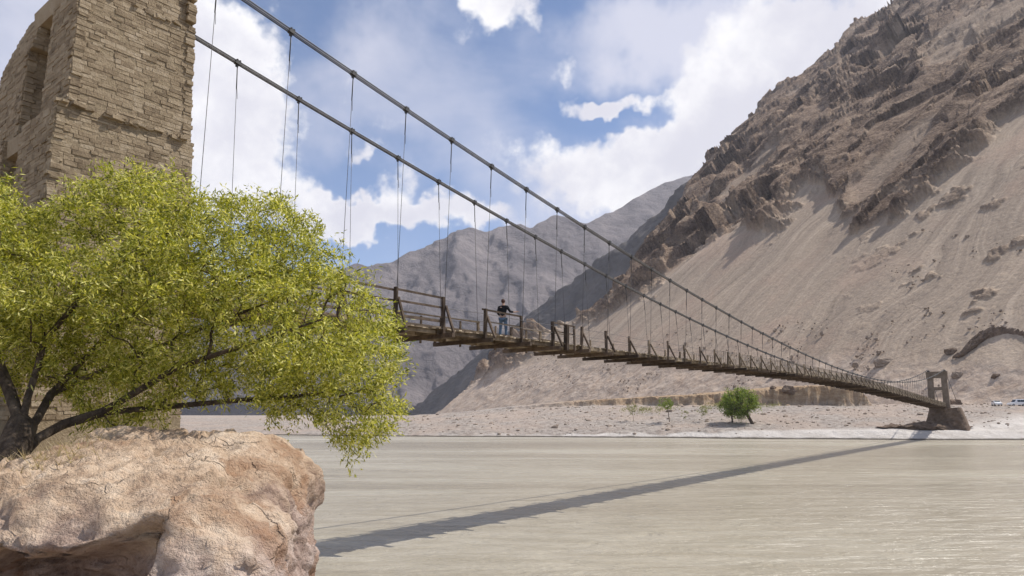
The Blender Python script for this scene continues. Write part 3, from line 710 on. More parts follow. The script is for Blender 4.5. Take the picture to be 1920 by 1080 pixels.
# hangers with their clamps
clamp_me = None
for sgn in (-1, 1):
    for i, q in enumerate(hang):
        pt = BW(q, P0 + sgn * half(q), cable_z(q)); pb = BW(q + RNG.normal(0, 0.05), P0 + sgn * 1.32, deck_z(q) - 0.16)
        L = np.linalg.norm(pt - pb); mb = MB(); topl = min(1.0, 0.3 * L); e = (pb - pt) / L
        mb.tube([pt, pt + e * topl], 0.020, 5)
        mb.tube([pt + e * (topl - 0.05), pb], 0.0095, 5)
        mb.tube([pt + e * topl + np.array([0.02, 0, 0]), pt + e * (topl + 0.35) + np.array([0.03, 0.02, 0])], 0.008, 4)
        h_ = mb.build('hanger', M['iron'], bridge, True)
        if clamp_me is None:
            m2 = MB(); m2.box((0, 0, 0), (0.15, 0.18, 0.145)); m2.box((0, 0, -0.11), (0.05, 0.09, 0.12)); m2.box((0.0, 0.05, 0.08), (0.18, 0.03, 0.03)); m2.box((0.0, -0.05, 0.08), (0.18, 0.03, 0.03))
            o = m2.build('clamp', M['iron'], h_); clamp_me = o.data
        else: o = link('clamp', clamp_me, h_)
        o.location = pt; sl = math.atan(2 * 0.000874 * (q - 104)); o.rotation_euler = Matrix.Rotation(-TH, 3, 'Z').to_euler(); o.rotation_euler.x = sl
# floor: cross-beams under, lapped stringers, planks on top
DQ = [*DV, 0]
for i, q in enumerate(hang):
    z = deck_z(q); ext = RNG.uniform(0.35, 0.62)
    MB().bar(BW(q, P0 - 1.3 - ext, z - 0.30), BW(q, P0 + 1.3 + RNG.uniform(0.3, 0.6), z - 0.30), 0.15, 0.17).build('cross_beam', M['darkwood'], bridge)
    if i + 1 < len(hang):
        q2 = hang[i + 1]; z2 = deck_z(q2)
        for k, pp in enumerate((-1.12, 0.0, 1.12)):
            lap = RNG.uniform(0.12, 0.4); o_ = RNG.uniform(-0.05, 0.05)
            mat = 'plank' if RNG.random() < 0.5 else 'wood'
            MB().bar(BW(q - lap, P0 + pp + o_ + 0.09 * (i % 2), z - 0.135), BW(q2 + lap, P0 + pp + o_ + 0.09 * (i % 2), z2 - 0.135), 0.13, RNG.uniform(0.13, 0.17)).build('stringer', M[mat], bridge)
far_pl = MB(); npl = 0; q = 8.3
plank_me = []
for k in range(8): plank_me.append(MB().box((0, 0, 0), (1, 0.21, 0.05), jit=0.008).build('tmp', M['plank']).data); bpy.data.objects.remove(bpy.data.objects['tmp'])
while q < 183.2:
    z = deck_z(q) - 0.028 + RNG.uniform(-0.008, 0.01); L = 2.45 + RNG.uniform(-0.12, 0.22); sh = RNG.uniform(-0.07, 0.07); rz = -TH + RNG.normal(0, 0.012)
    pit = math.atan((deck_z(q + 0.5) - deck_z(q - 0.5)))
    c = BW(q, P0 + sh, z)
    if npl < 300 and q > 13.5:
        o = link('plank', plank_me[npl % 8], bridge, c); o.scale = (L, 1, 1); o.rotation_euler = (pit, 0, rz); npl += 1
    else:
        far_pl.box(c, (L, 0.21, 0.05), np.array(Matrix.Rotation(rz, 3, 'Z') @ Matrix.Rotation(pit, 3, 'X')), jit=0.008)
    q += 0.235
tag(far_pl.build('planking', M['plank'], bridge), kind='stuff')
# posts with raking braces, rails
def post(q, sgn, h, mat='darkwood', brace=True, w=0.10):
    z = deck_z(q); pe = P0 + sgn * 1.28
    MB().bar(BW(q, pe, z - 0.34), BW(q + RNG.normal(0, 0.02), pe + sgn * RNG.normal(0, 0.03), z + h), w, w, up=DQ).build('post', M[mat], bridge)
    if brace: MB().bar(BW(q + 0.09, pe + sgn * 0.48, z - 0.22), BW(q + 0.09, pe + sgn * 0.03, z + h * 0.72), 0.08, 0.09, up=DQ).build('brace', M[mat], bridge)
def rail(q1, q2, sgn, h1, h2, s=0.075, mat='darkwood'):
    MB().bar(BW(q1, P0 + sgn * 1.20, deck_z(q1) + h1), BW(q2, P0 + sgn * 1.20, deck_z(q2) + h2), s * 0.6, s, up=(0, 0, 1)).build('rail', M[mat], bridge)
H_ = {i: q for i, q in enumerate(hang)}
for i, q in enumerate(hang):
    if i <= 9:
        hn = {0: 1.3, 1: 1.3, 2: 1.3, 3: 1.32, 4: 1.25, 5: 1.05, 6: 0, 7: 0.98, 8: 0.95, 9: 0.95}[i]
        if hn: post(q, -1, hn, w=0.12)
        post(q, 1, [1.1, 1.1, 1.1, 1.0, 0.9, 0.95, 0.95, 0.9, 0.95, 0.9][i], 'darkwood' if i % 2 else 'wood')
    else:
        hh = RNG.uniform(0.82, 1.02)
        post(q, -1, hh, 'wood' if i > 14 or i % 2 else 'darkwood', w=0.085); post(q + RNG.normal(0, 0.1), 1, hh * 0.95, 'wood', w=0.08)
for i in (0, 1, 2, 3):                       # near side, three rails up to the fourth bay
    if i in (0, 1, 2, 3):
        rail(H_[i], H_[i + 1], -1, 1.27, 1.22); rail(H_[i], H_[i + 1], -1, 0.85, 0.83); rail(H_[i], H_[i + 1], -1, 0.30, 0.28, 0.1)
rail(H_[5] - 0.1, H_[6] + 0.1, -1, 1.03, 0.98); rail(H_[5], H_[6] + 0.1, -1, 0.52, 0.5, 0.06); post(H_[6] + 0.05, -1, 1.0, brace=False)
rail(H_[7], H_[7] + 1.9, -1, 0.95, 0.92); rail(H_[7], H_[7] + 1.9, -1, 0.55, 0.5, 0.06); post(H_[7] + 1.15, -1, 0.92, brace=False, w=0.2); post(H_[7] + 1.9, -1, 0.92, brace=False, w=0.09)
for i in range(0, 9):                        # far side
    if i != 6: rail(H_[i], H_[i + 1], 1, 0.92, 0.9, 0.065, 'wood')
    if i not in (3, 7): rail(H_[i], H_[i + 1], 1, 0.45, 0.42, 0.09, 'wood')
    post(0.5 * (H_[i] + H_[i + 1]), 1, 0.85, 'wood', False, 0.07)
for sgn in (-1, 1):                          # hand wires beyond the rails
    for hgt in (0.45, 0.80):
        qq = np.array(hang[4:])
        MB().tube([BW(q, P0 + sgn * 1.30, deck_z(q) + hgt + 0.03 * math.sin(i * 1.7)) for i, q in enumerate(qq)], 0.010, 4).build('hand_wire', M['steel'], bridge)
    # wire mesh along the far half
    mb = MB(); qs = np.arange(hang[15], 183, 0.40)
    for q in qs: mb.tube([BW(q, P0 + sgn * 1.29, deck_z(q)), BW(q + 0.1, P0 + sgn * 1.29, deck_z(q) + 0.9)], 0.018 + 0.014 * min(1, (q - 45) / 60), 4)
    tag(mb.build('mesh_fence', M['plank'], bridge), kind='stuff')

# ------------------------------------------------------------------ far tower
ft = empty('portal_tower', BW(184, P0, 3.0)); FL = np.array(ft.location)
tag(ft, 'weathered concrete portal tower on a stone pier at the far end of the bridge', 'tower')
for sgn in (-1, 1):
    MB().add(*(lambda V_: (V_ - FL, BOXF))(prism(rect(183.3, 184.7, P0 + sgn * 1.45 - 0.65, P0 + sgn * 1.45 + 0.65), rect(183.45, 184.55, P0 + sgn * 1.35 - 0.55, P0 + sgn * 1.35 + 0.55), 6.4, 15.0)[0])).build('column', M['concrete'], ft)
for z0, z1, e in ((13.7, 15.15, 2.1), (10.9, 11.6, 1.4)):
    MB().add(prism(rect(183.4, 184.6, P0 - e, P0 + e), rect(183.4, 184.6, P0 - e, P0 + e), z0, z1)[0] - FL, BOXF).build('crossbeam', M['concrete'], ft)
for sgn in (-1, 1): MB().box(BW(184, P0 + sgn * 1.6, 15.25) - FL, (0.5, 0.9, 0.25), np.array(Matrix.Rotation(-TH, 3, 'Z'))).build('saddle', M['iron'], ft)
# stone pier: battered block with rough faces
nz, nr = 26, 64; th = np.linspace(0, 2 * math.pi, nr, endpoint=False); PV = []
for k in range(nz):
    f_ = k / (nz - 1); hw = 4.6 - 1.6 * f_; hd = 3.4 - 1.1 * f_; z = 1.4 + 5.5 * f_
    rr = (np.abs(np.cos(th)) ** 6 + np.abs(np.sin(th)) ** 6) ** (-1 / 6)
    a_ = 185.2 + hd * rr * np.cos(th); p_ = P0 - 1.0 + hw * rr * np.sin(th)
    PV.append(np.stack([a_, p_, np.full(nr, z)], 1))
PV = np.vstack(PV); PV = np.vstack([PV, [[185.2, P0, 6.9]]])
xyz = np.stack([PV[:, 0] * DV[0] - PV[:, 1] * NV[0], PV[:, 0] * DV[1] - PV[:, 1] * NV[1], PV[:, 2]], 1)
xyz[:-1] += 0.16 * fbm(xyz[:-1] * 1.3, 3)[:, None] * np.array([1, 1, 0.3])
k = np.arange(nr); fq = [[i * nr + j, i * nr + (j + 1) % nr, (i + 1) * nr + (j + 1) % nr, (i + 1) * nr + j] for i in range(nz - 1) for j in range(nr)] + [[(nz - 1) * nr + j, (nz - 1) * nr + (j + 1) % nr, nz * nr] for j in range(nr)]
me = bpy.data.meshes.new('pier'); me.from_pydata((xyz - FL).tolist(), [], fq); me.update(); me.materials.append(M['scarp']); link('pier', me, ft)  # the pier's shade is put into its colour by the darker rock material

# ------------------------------------------------------------------ loose rocks on the far bank
c = BW(181.0, P0 + 3.0, 2.6)
V_, F_ = ICO[4]; Q = V_ * np.array([11.0, 3.0, 1.0]); Q[:, 2] *= 1 - 0.75 * np.abs(V_[:, 0]); Q += fbm(Q * 0.5 + 4, 4, 0.65)[:, None] * np.array([0.5, 0.9, 0.9]) * (1 - np.abs(V_[:, 0]) ** 3)[:, None]
o = obj('rubble_mound', Q, F_, M['scarp']); o.location = c; tag(o, 'low dark rubble mound spread around the foot of the far stone pier', 'mound')
rocks = [(1483, 205, 2.0, 1.3, 1.3, 'single dark pointed rock on the gravel below the clay bluff'),
         (1452, 208, 1.1, 0.8, 0.7, 'small dark rock beside the pointed rock below the clay bluff')]
for i, (px, Y, sx_, sy_, sz_, lab) in enumerate(rocks):
    q = on_bank(px, Y); tag(rock_mesh('rock', q + np.array([0, 0, sz_ * 0.4]), (sx_, sy_, sz_), 11 + i, 3, 0.35, 'scarp', i), lab, 'rock')
def on_mountain(px, py):
    d = ray(px, py); Y = float(main_depth(d[0], d[2])); return np.array([d[0] * Y, Y, EYE + d[2] * Y])
q = on_mountain(1659, 681); tag(rock_mesh('rock', q, (3.6, 2.2, 1.9), 40, 3, 0.2, 'rock', 0.0, 4.0), 'big pale slab-like block lying on the sandy slope above the far tower', 'rock')
o.rotation_euler.y = 0
q = on_mountain(1787, 752); tag(rock_mesh('rock', np.array([q[0] * 0.97, q[1] * 0.97, 8.9]), (2.3, 1.6, 1.3), 44, 3, 0.3, 'scarp'), 'dark squat rock on the flat just behind the far tower', 'rock')
for i, (px, py, s_, lab) in enumerate([(1795, 704, 1.2, 'reddish block among the debris right of the far tower, the largest of its cluster'), (1868, 706, 0.9, 'lone dark block on the bare slope above the parked cars'), (1782, 660, 1.4, 'dark block below the lower end of the curved scarp')]):
    tag(rock_mesh('rock', on_mountain(px, py), (s_ * 1.4, s_, s_), 50 + i, 3, 0.35, 'scarp' if i != 0 else 'rock'), lab, 'rock')
# curved dark scarp beside the slope
path = [(1783, 672), (1800, 668), (1818, 650), (1836, 636), (1856, 628), (1880, 627), (1903, 631), (1925, 636), (1960, 640)]
mb_v = []; mb_f = []; n0 = 0
pts = np.array([on_mountain(x, y) for x, y in path]); tt = np.linspace(0, len(path) - 1, 120)
ctr = np.stack([np.interp(tt, np.arange(len(path)), pts[:, k]) for k in range(3)], 1)
ctr = np.stack([np.convolve(np.pad(ctr[:, k], 8, 'edge'), np.ones(17) / 17, 'valid') for k in range(3)], 1)
wdt = np.interp(tt, [0, 1, 2, 4, 6, 8], [0.3, 1.0, 1.9, 2.3, 1.8, 1.5]); th = np.linspace(0, 2 * math.pi, 26, endpoint=False)
ring = ctr[:, None, :] + np.stack([np.zeros((120, 26)), np.cos(th)[None] * wdt[:, None] * 1.1, np.sin(th)[None] * wdt[:, None]], 2); ring = ring.reshape(-1, 3)
ring += (0.9 * fbm(ring * 0.5, 5, 0.65) + 0.5 * ridged(ring * 0.9, 3))[:, None] * np.array([0.5, -0.8, 0.9])
fq = [[i * 26 + j, i * 26 + (j + 1) % 26, (i + 1) * 26 + (j + 1) % 26, (i + 1) * 26 + j] for i in range(119) for j in range(26)]
tag(obj('rock_scarp', ring, fq, M['scarp']), 'curved band of dark crumbling rock arching over the slope above the cars', 'rock scarp')
# cobbles: too many and too small to count
V2, F2 = ICO[1]; cv = []; cf = []; nn = 0; rs = np.random.default_rng(5)
for k in range(1900):
    px = rs.uniform(640, 1900); Y = rs.uniform(154, 215) if rs.random() < 0.75 else rs.uniform(160, 260)
    d0 = ray(px, HZ)[0] * Y; s_ = Y - float(shore_y(np.array([d0]))[0])
    if s_ < 0.6: continue
    if d0 > 60 and s_ < 9 and rs.random() < 0.85: continue
    q = on_bank(px, Y); sz = min(0.9, rs.lognormal(-1.95, 0.6))
    cv.append(V2 * sz * rs.uniform(0.6, 1.4, 3) * np.array([1.2, 1, 0.7]) + rs.normal(0, 0.1 * sz, V2.shape) + q + np.array([0, 0, 0.1 * sz])); cf.append(F2 + nn); nn += len(V2)
tag(obj('cobbles', np.vstack(cv), np.vstack(cf), M['rock']), 'scattered cobbles and stones on the gravel beach across the river', 'cobbles', kind='stuff')
# blocks fallen on the lower slope
cv = []; cf = []; nn = 0
for k in range(2600):
    px = rs.uniform(960, 1920); py = rs.uniform(600, 735) if px < 1650 else rs.uniform(430, 745)
    if rs.random() < 0.5: py = rs.uniform(665, 740)
    q = on_mountain(px, py); sz = min(1.5, rs.lognormal(-1.25, 0.55))
    if fbm(q[None] * 0.03, 3)[0] < 0.12: continue
    cv.append(V2 * sz * rs.uniform(0.6, 1.4, 3) + rs.normal(0, 0.12 * sz, V2.shape) + q + MN * 0.5); cf.append(F2 + nn); nn += len(V2)
tag(obj('fallen_stones', np.vstack(cv), np.vstack(cf), M['rock']), 'scattered fallen stones on the lower mountain slope', 'stones', kind='stuff')

# ------------------------------------------------------------------ trees
def grow(limbs, targets, bf=0.35, step=0.25):
    """limbs: polylines joined at their first point to earlier nodes; every target is wired to the nearest growing node"""
    N = np.zeros((60000, 3)); cost = np.zeros(60000); par = []; n = [0]
    def addn(p, k):
        i = n[0]; N[i] = p; par.append(k); cost[i] = 0 if k < 0 else cost[k] + np.linalg.norm(N[i] - N[k]); n[0] += 1; return i
    for L in limbs:
        k = -1 if not n[0] else int(np.argmin(np.linalg.norm(N[:n[0]] - np.array(L[0]), axis=1)))
        for j, p in enumerate(L):
            if j == 0 and k >= 0: continue
            if k >= 0:
                m = max(1, int(np.linalg.norm(np.array(p) - N[k]) / step)); s0 = N[k].copy()
                for q in range(1, m + 1): k = addn(s0 + (np.array(p) - s0) * q / m, k)
            else: k = addn(p, -1)
    T = np.array(targets); dmin = np.min(np.linalg.norm(T[:, None, :] - N[None, :n[0], :], axis=2), axis=1)
    tips = []
    for i in np.argsort(dmin):
        dd = np.linalg.norm(N[:n[0]] - T[i], axis=1) + bf * 0.35 * cost[:n[0]]
        k = int(np.argmin(dd)); s0 = N[k].copy(); L = np.linalg.norm(T[i] - s0); m = max(2, int(L / step))
        bend = RNG.normal(0, 0.07 * L, 3)
        for q in range(1, m + 1):
            f_ = q / m; k = addn(s0 + (T[i] - s0) * f_ + bend * math.sin(math.pi * f_) + np.array([0, 0, 0.10 * L * math.sin(math.pi * f_)]), k)
        tips.append(k)
    return N[:n[0]].copy(), par, tips
def tree_mesh(N, par, tips, r_tip, r_base, expo=2.4, butt=0):
    n = len(N); w = np.zeros(n)
    for k in tips: w[k] += 1
    for k in range(n - 1, 0, -1):
        if w[k] == 0: w[k] = 0.5
        if par[k] >= 0: w[par[k]] += w[k] * 1.0
    rad = r_tip * np.maximum(w, 0.5) ** (1 / expo); rad *= 1.0; rad = np.minimum(rad, r_base)
    if butt: rad[:5] = np.maximum(rad[:5], np.linspace(butt, butt * 0.7, 5))
    ch = {}
    for k in range(n): ch.setdefault(par[k], []).append(k)
    mb = MB(); stack = [(0, None)]
    while stack:
        k, prev = stack.pop(); chain = [k] if prev is None else [prev, k]
        while True:
            c = ch.get(k, [])
            if not c: break
            c = sorted(c, key=lambda q: -w[q])
            for o in c[1:]: stack.append((o, k))
            k = c[0]; chain.append(k)
        if len(chain) > 1:
            rr = rad[chain].copy()
            if prev is not None: rr[0] = min(rr[0], rr[1] * 1.15)
            mb.tube(N[chain], rr, 8 if rr[0] > 0.05 else (5 if rr[0] > 0.012 else 3))
    return mb
def leaves(points, dirs, n_each, L, Wd, spread, mat, name, parent, droop=0.3, rng=None):
    rng = rng or RNG; m = len(points) * n_each
    P = np.repeat(points, n_each, 0) + rng.normal(0, spread, (m, 3)); D_ = np.repeat(dirs, n_each, 0) * 0.7 + rng.normal(0, 0.6, (m, 3)); D_[:, 2] -= droop
    D_ /= np.linalg.norm(D_, axis=1)[:, None]; ref = rng.normal(0, 1, (m, 3)); ref[:, 2] += 0.8
    Sd = np.cross(D_, ref); Sd /= np.linalg.norm(Sd, axis=1)[:, None]; Nn_ = np.cross(Sd, D_)
    ln = L * rng.uniform(0.45, 1.4, m)[:, None]; wd = Wd * rng.uniform(0.7, 1.3, m)[:, None]
    v0 = P; v1 = P + D_ * ln * 0.45 + Sd * wd * 0.5 + Nn_ * wd * 0.12; v2 = P + D_ * ln; v3 = P + D_ * ln * 0.45 - Sd * wd * 0.5 + Nn_ * wd * 0.12
    V_ = np.stack([v0, v1, v2, v3], 1).reshape(-1, 3); i = np.arange(m) * 4
    return obj(name, V_, np.vstack([np.stack([i, i + 1, i + 2, i + 3], 1)]), mat, parent)

# the willow on the near bank
willow = empty('willow_tree', at(-5, 940, 8.25)); WL = np.array(willow.location)
tag(willow, 'bright yellow-green willow leaning out over the boulder on the near bank', 'tree')
outline = np.array([(-420, 520), (-330, 400), (-150, 350), (0, 348), (45, 395), (110, 385), (165, 340), (260, 318), (330, 345), (352, 360), (410, 372), (455, 372), (540, 388), (590, 430), (640, 492), (690, 545), (722, 580), (738, 640), (742, 700), (738, 755), (712, 812), (660, 842), (618, 815), (575, 765), (510, 772), (460, 740), (400, 735), (330, 742), (270, 790), (215, 830), (165, 790), (130, 735), (60, 715), (0, 720), (-150, 760), (-300, 740), (-420, 640)], float)
def inside_poly(x, y, poly):
    c = np.zeros(len(x), bool); j = len(poly) - 1
    for i in range(len(poly)):
        xi, yi = poly[i]; xj, yj = poly[j]
        c ^= ((yi > y) != (yj > y)) & (x < (xj - xi) * (y - yi) / (yj - yi + 1e-9) + xi); j = i
    return c
def edge_dist(x, y, poly):
    d = np.full(len(x), 1e9)
    for i in range(len(poly)):
        a_ = poly[i - 1]; b_ = poly[i]; ab = b_ - a_; q = np.clip(((x - a_[0]) * ab[0] + (y - a_[1]) * ab[1]) / (ab @ ab), 0, 1)
        d = np.minimum(d, np.hypot(x - a_[0] - q * ab[0], y - a_[1] - q * ab[1]))
    return d
rt = np.random.default_rng(12)
x = rt.uniform(-420, 745, 60000); y = rt.uniform(315, 845, 60000); k = inside_poly(x, y, outline); x, y = x[k], y[k]
ed = edge_dist(x, y, outline); halfd = 1.9 * np.sqrt(np.clip(ed / 190, 0.01, 1)); Yd = 10.2 + rt.uniform(-1, 1, len(x)) * halfd
d = ray(x, y); CP = np.stack([d[0] * Yd, Yd, EYE + d[2] * Yd], 1)
keep = fbm(CP * 0.95 + 3, 3) > -0.02                       # foliage gathers in clumps with gaps between
keep |= ed < 26
CP = CP[keep]; sel = [0]; md = np.linalg.norm(CP - CP[0], axis=1)
for _ in range(1500):                                      # even spread of twig ends
    j = int(np.argmax(md[:9000])); sel.append(j); md[:9000] = np.minimum(md[:9000], np.linalg.norm(CP[:9000] - CP[j], axis=1))
targets = CP[sel]
b0 = at(-14, 975, 8.2)
limbs = [[b0, at(8, 890, 8.4), at(26, 842, 8.6), at(40, 800, 8.8)],
         [at(40, 800, 8.8), at(52, 745, 9.1), at(70, 690, 9.4), at(82, 640, 9.6), at(150, 560, 9.8), at(240, 470, 10.1)],
         [at(40, 800, 8.8), at(20, 740, 9.2), at(-20, 640, 9.8), at(-60, 520, 10.3)],
         [at(26, 842, 8.6), at(70, 785, 9.2), at(95, 740, 9.7), at(190, 640, 10.4), at(330, 520, 10.9), at(420, 450, 11.0)],
         [at(12, 870, 8.5), at(70, 822, 8.9), at(120, 795, 9.2), at(190, 774, 9.5), at(300, 764, 9.8), at(430, 752, 10.0), at(540, 745, 10.1), at(620, 735, 10.1)],
         [at(95, 740, 9.7), at(200, 690, 10.4), at(370, 620, 10.9), at(520, 560, 11.1)],
         [at(190, 774, 9.5), at(330, 690, 9.6), at(480, 640, 9.6), at(600, 600, 9.7)]]
Nn, par, tips = grow(limbs, targets, 0.4, 0.22)
tree_mesh(Nn - WL, par, tips, 0.0034, 0.30, 2.05, 0.25).build('trunk', M['bark'], willow, True)
tp = set(tips); base = sum(0 for _ in ()); lp = []; ld = []
for k in tips:                                             # leafy shoots along the last metre of each twig
    q = k; acc = 0; d_ = Nn[k] - Nn[par[k]]; d_ /= np.linalg.norm(d_) + 1e-9
    for s_ in range(3):
        dirn = rt.normal(0, 1, 3); dirn[2] = dirn[2] * 0.5 + 0.35; dirn = dirn / np.linalg.norm(dirn) * 0.55 + d_ * 0.7; dirn /= np.linalg.norm(dirn)
        ln = rt.uniform(0.16, 0.42)
        for f_ in np.linspace(0.1, 1, 6): lp.append(Nn[k] + dirn * ln * f_ - np.array([0, 0, 0.06 * f_ * f_])); ld.append(dirn)
    while par[q] > 0 and acc < 4:
        lp.append(0.5 * (Nn[q] + Nn[par[q]])); ld.append(d_); q = par[q]; acc += 1
leaves(np.array(lp) - WL, np.array(ld), 6, 0.082, 0.021, 0.05, M['leaf'], 'crown', willow, 0.25, rt)

def small_tree(px, Y, h, w, nt, nl, mat, label, group=None, lean=0.0, L=0.5, name='bank_tree', trunk_r=0.25, low=0.25):
    q = on_bank(px, Y); t_ = empty(name, q); tag(t_, label, 'tree', group)
    rg = np.random.default_rng(int(px) + 3)
    pts = rg.normal(0, 1, (nt, 3)); pts /= np.linalg.norm(pts, axis=1)[:, None]; pts *= rg.uniform(0.35, 1, (nt, 1)) ** 0.5
    cx_ = lean * h
    T = np.stack([cx_ + pts[:, 0] * w / 2, pts[:, 1] * w / 2.4, h * (low + (1 - low) / 2) + pts[:, 2] * h * (1 - low) / 2], 1)
    T += 0.12 * w * np.stack([fbm(T * 0.5 + k_, 2) for k_ in (0, 5, 9)], 1)
    N_, p_, tp_ = grow([[(0, 0, -0.2), (cx_ * 0.25, 0, h * low * 0.6), (cx_ * 0.6, 0, h * (low + 0.12)), (cx_, 0, h * 0.55)]], T, 0.4, 0.5)
    tree_mesh(N_, p_, tp_, trunk_r * 0.14, trunk_r, 2.0).build('trunk', M['bark'], t_, True)
    leaves(N_[tp_], np.repeat([[0, 0, 0.5]], len(tp_), 0), nl, L, L * 0.45, w * 0.055, mat, 'crown', t_, 0.1, rg)
    return t_
small_tree(1411, 168, 8.4, 8.6, 190, 38, M['leaf2'], 'largest rounded green tree leaning over its shadow on the far gravel beach', None, -0.33, 0.42, trunk_r=0.42, low=0.22)
small_tree(1373, 171, 6.6, 5.6, 90, 34, M['leaf2'], 'dark green bush tree standing tucked against the largest beach tree', None, -0.05, 0.42, trunk_r=0.2, low=0.18)
small_tree(1255, 176, 6.0, 4.4, 40, 20, M['leaf2'], 'slim sapling with a flat green top on the far beach', None, -0.12, 0.36, trunk_r=0.10, low=0.5)
small_tree(1318, 174, 3.9, 2.6, 24, 16, M['leaf3'], 'small pale green sapling between the slim sapling and the largest beach tree', None, 0, 0.3, trunk_r=0.07, low=0.4)
small_tree(1188, 180, 4.8, 2.8, 24, 10, M['leaf3'], 'thin faded sapling left of the slim flat-topped sapling', None, -0.1, 0.3, trunk_r=0.06, low=0.35)
small_tree(1284, 178, 2.6, 1.9, 14, 12, M['leaf3'], 'tiny pale shrub between two saplings on the far beach', None, 0, 0.28, trunk_r=0.05, low=0.2)

rg = np.random.default_rng(77); sp_ = []
for k in range(240):
    px = rg.choice([1215, 1250, 1330, 1440, 1195, 1355]) + rg.normal(0, 16); Y = 198 + rg.normal(0, 3)
    sp_.append(on_bank(px, Y) + np.array([0, 0, rg.uniform(0.05, 0.5)]))
tag(leaves(np.array(sp_), np.repeat([[0, 0, 0.6]], len(sp_), 0), 9, 0.4, 0.16, 0.35, M['leaf3'], 'low_scrub', None, 0.0, rg), 'low grey-green scrub on the gravel along the foot of the clay bluff', 'scrub', kind='stuff')
# ------------------------------------------------------------------ dry grass on the boulder by the trunk
rg = np.random.default_rng(8); gv = []; gf = []; nn = 0
top = BV[(BV[:, 2] > 4.3)]
for cx_, cy_, cnt in ((95, 905, 150), (150, 850, 160), (40, 945, 120), (125, 940, 90)):
    c = at(cx_, cy_, 7.9 if cy_ < 900 else 7.2)
    for k in range(cnt):
        xy = c[:2] + rg.normal(0, 0.16, 2); j = int(np.argmin((top[::7, 0] - xy[0]) ** 2 + (top[::7, 1] - xy[1]) ** 2)); p = top[::7][j]
        dr = np.array([rg.normal(0, 0.5), rg.normal(0, 0.5), 1.0]); dr /= np.linalg.norm(dr); ln = rg.uniform(0.06, 0.2); w = np.array([rg.normal(), rg.normal(), 0]); w /= np.linalg.norm(w) * 250
        e = p + dr * ln + np.array([dr[0], dr[1], -0.4]) * ln * 0.4; gv += [p - w, p + w, e]; gf.append([nn, nn + 1, nn + 2]); nn += 3
tag(obj('dry_grass', np.array(gv), np.array(gf), M['straw']), 'tufts of dry straw grass at the foot of the willow trunk', 'grass', kind='stuff')

# ------------------------------------------------------------------ person on the bridge
def skin_mesh(name, nodes, edges, mat, parent, sub=1):
    me = bpy.data.meshes.new(name); me.from_pydata([n_[0] for n_ in nodes], edges, []); me.update()
    o = link(name, me, parent); me.skin_vertices if me.skin_vertices else None
    md = o.modifiers.new('skin', 'SKIN'); md.use_smooth_shade = True
    bpy.context.view_layer.update()
    if not me.skin_vertices:
        bm = bmesh.new(); bm.from_mesh(me); bm.verts.layers.skin.verify(); bm.to_mesh(me); bm.free()
    for v, n_ in zip(me.skin_vertices[0].data, nodes): v.radius = n_[1] if isinstance(n_[1], tuple) else (n_[1], n_[1])
    me.skin_vertices[0].data[0].use_root = True
    s_ = o.modifiers.new('sub', 'SUBSURF'); s_.levels = sub; s_.render_levels = sub
    dg = bpy.context.evaluated_depsgraph_get(); new = bpy.data.meshes.new_from_object(o.evaluated_get(dg)); o.modifiers.clear(); o.data = new
    new.materials.clear(); new.materials.append(mat)
    return o
qa = 24.0; pl = BW(qa, P0 - 0.55, deck_z(qa) + 0.005)
person = empty('person', pl, R(-20)); tag(person, 'person in black t-shirt and blue jeans standing at the rail on the bridge', 'person')
arm_r = [(0.20, 0.0, 1.42), (0.31, 0.10, 1.20), (0.52, 0.22, 1.20), (0.59, 0.26, 1.21)]
arm_l = [(-0.20, 0.0, 1.42), (-0.26, 0.02, 1.15), (-0.20, 0.20, 1.02), (-0.16, 0.27, 1.02)]
nodes = [((0, 0, 0.95), (0.13, 0.10)), ((0, 0.0, 1.15), (0.125, 0.095)), ((0, 0.0, 1.36), (0.145, 0.10)), ((0, 0.0, 1.48), 0.06), ((0, 0.02, 1.56), 0.058), ((0, 0.03, 1.64), (0.078, 0.092)), ((0, 0.02, 1.72), (0.07, 0.082))]
edges = [(i, i + 1) for i in range(6)]
for arm in (arm_r, arm_l):
    k = len(nodes); nodes += [(arm[0], 0.058), (arm[1], 0.043), (arm[2], 0.030), (arm[3], (0.034, 0.018))]; edges += [(2, k), (k, k + 1), (k + 1, k + 2), (k + 2, k + 3)]
    e = np.array(arm[3]) - np.array(arm[2]); e /= np.linalg.norm(e); sdir = np.cross(e, (0, 0, 1)); hp = np.array(arm[3])
    for f_, ln in ((-1.3, 0.075), (-0.45, 0.085), (0.45, 0.08), (1.3, 0.065)):
        j = len(nodes); b_ = hp + e * 0.03 + sdir * 0.020 * f_; nodes += [(tuple(b_), 0.010), (tuple(b_ + e * ln * 0.55), 0.009), (tuple(b_ + e * ln * 0.9 + np.array([0, 0, -0.025])), 0.008)]; edges += [(k + 3, j), (j, j + 1), (j + 1, j + 2)]
    j = len(nodes); b_ = hp - e * 0.015 + np.array([0, 0, 0.03]); nodes += [(tuple(b_), 0.011), (tuple(b_ + e * 0.035 + np.array([0, 0, 0.02])), 0.009)]; edges += [(k + 3, j), (j, j + 1)]
for sx_ in (-1, 1):
    k = len(nodes); nodes += [((0.10 * sx_, 0, 0.88), 0.085), ((0.13 * sx_, 0.02, 0.49), 0.058), ((0.15 * sx_, -0.01, 0.09), 0.04), ((0.17 * sx_, 0.13, 0.035), (0.035, 0.025))]; edges += [(0, k), (k, k + 1), (k + 1, k + 2), (k + 2, k + 3)]
body = skin_mesh('body', nodes, edges, M['skin'], person)
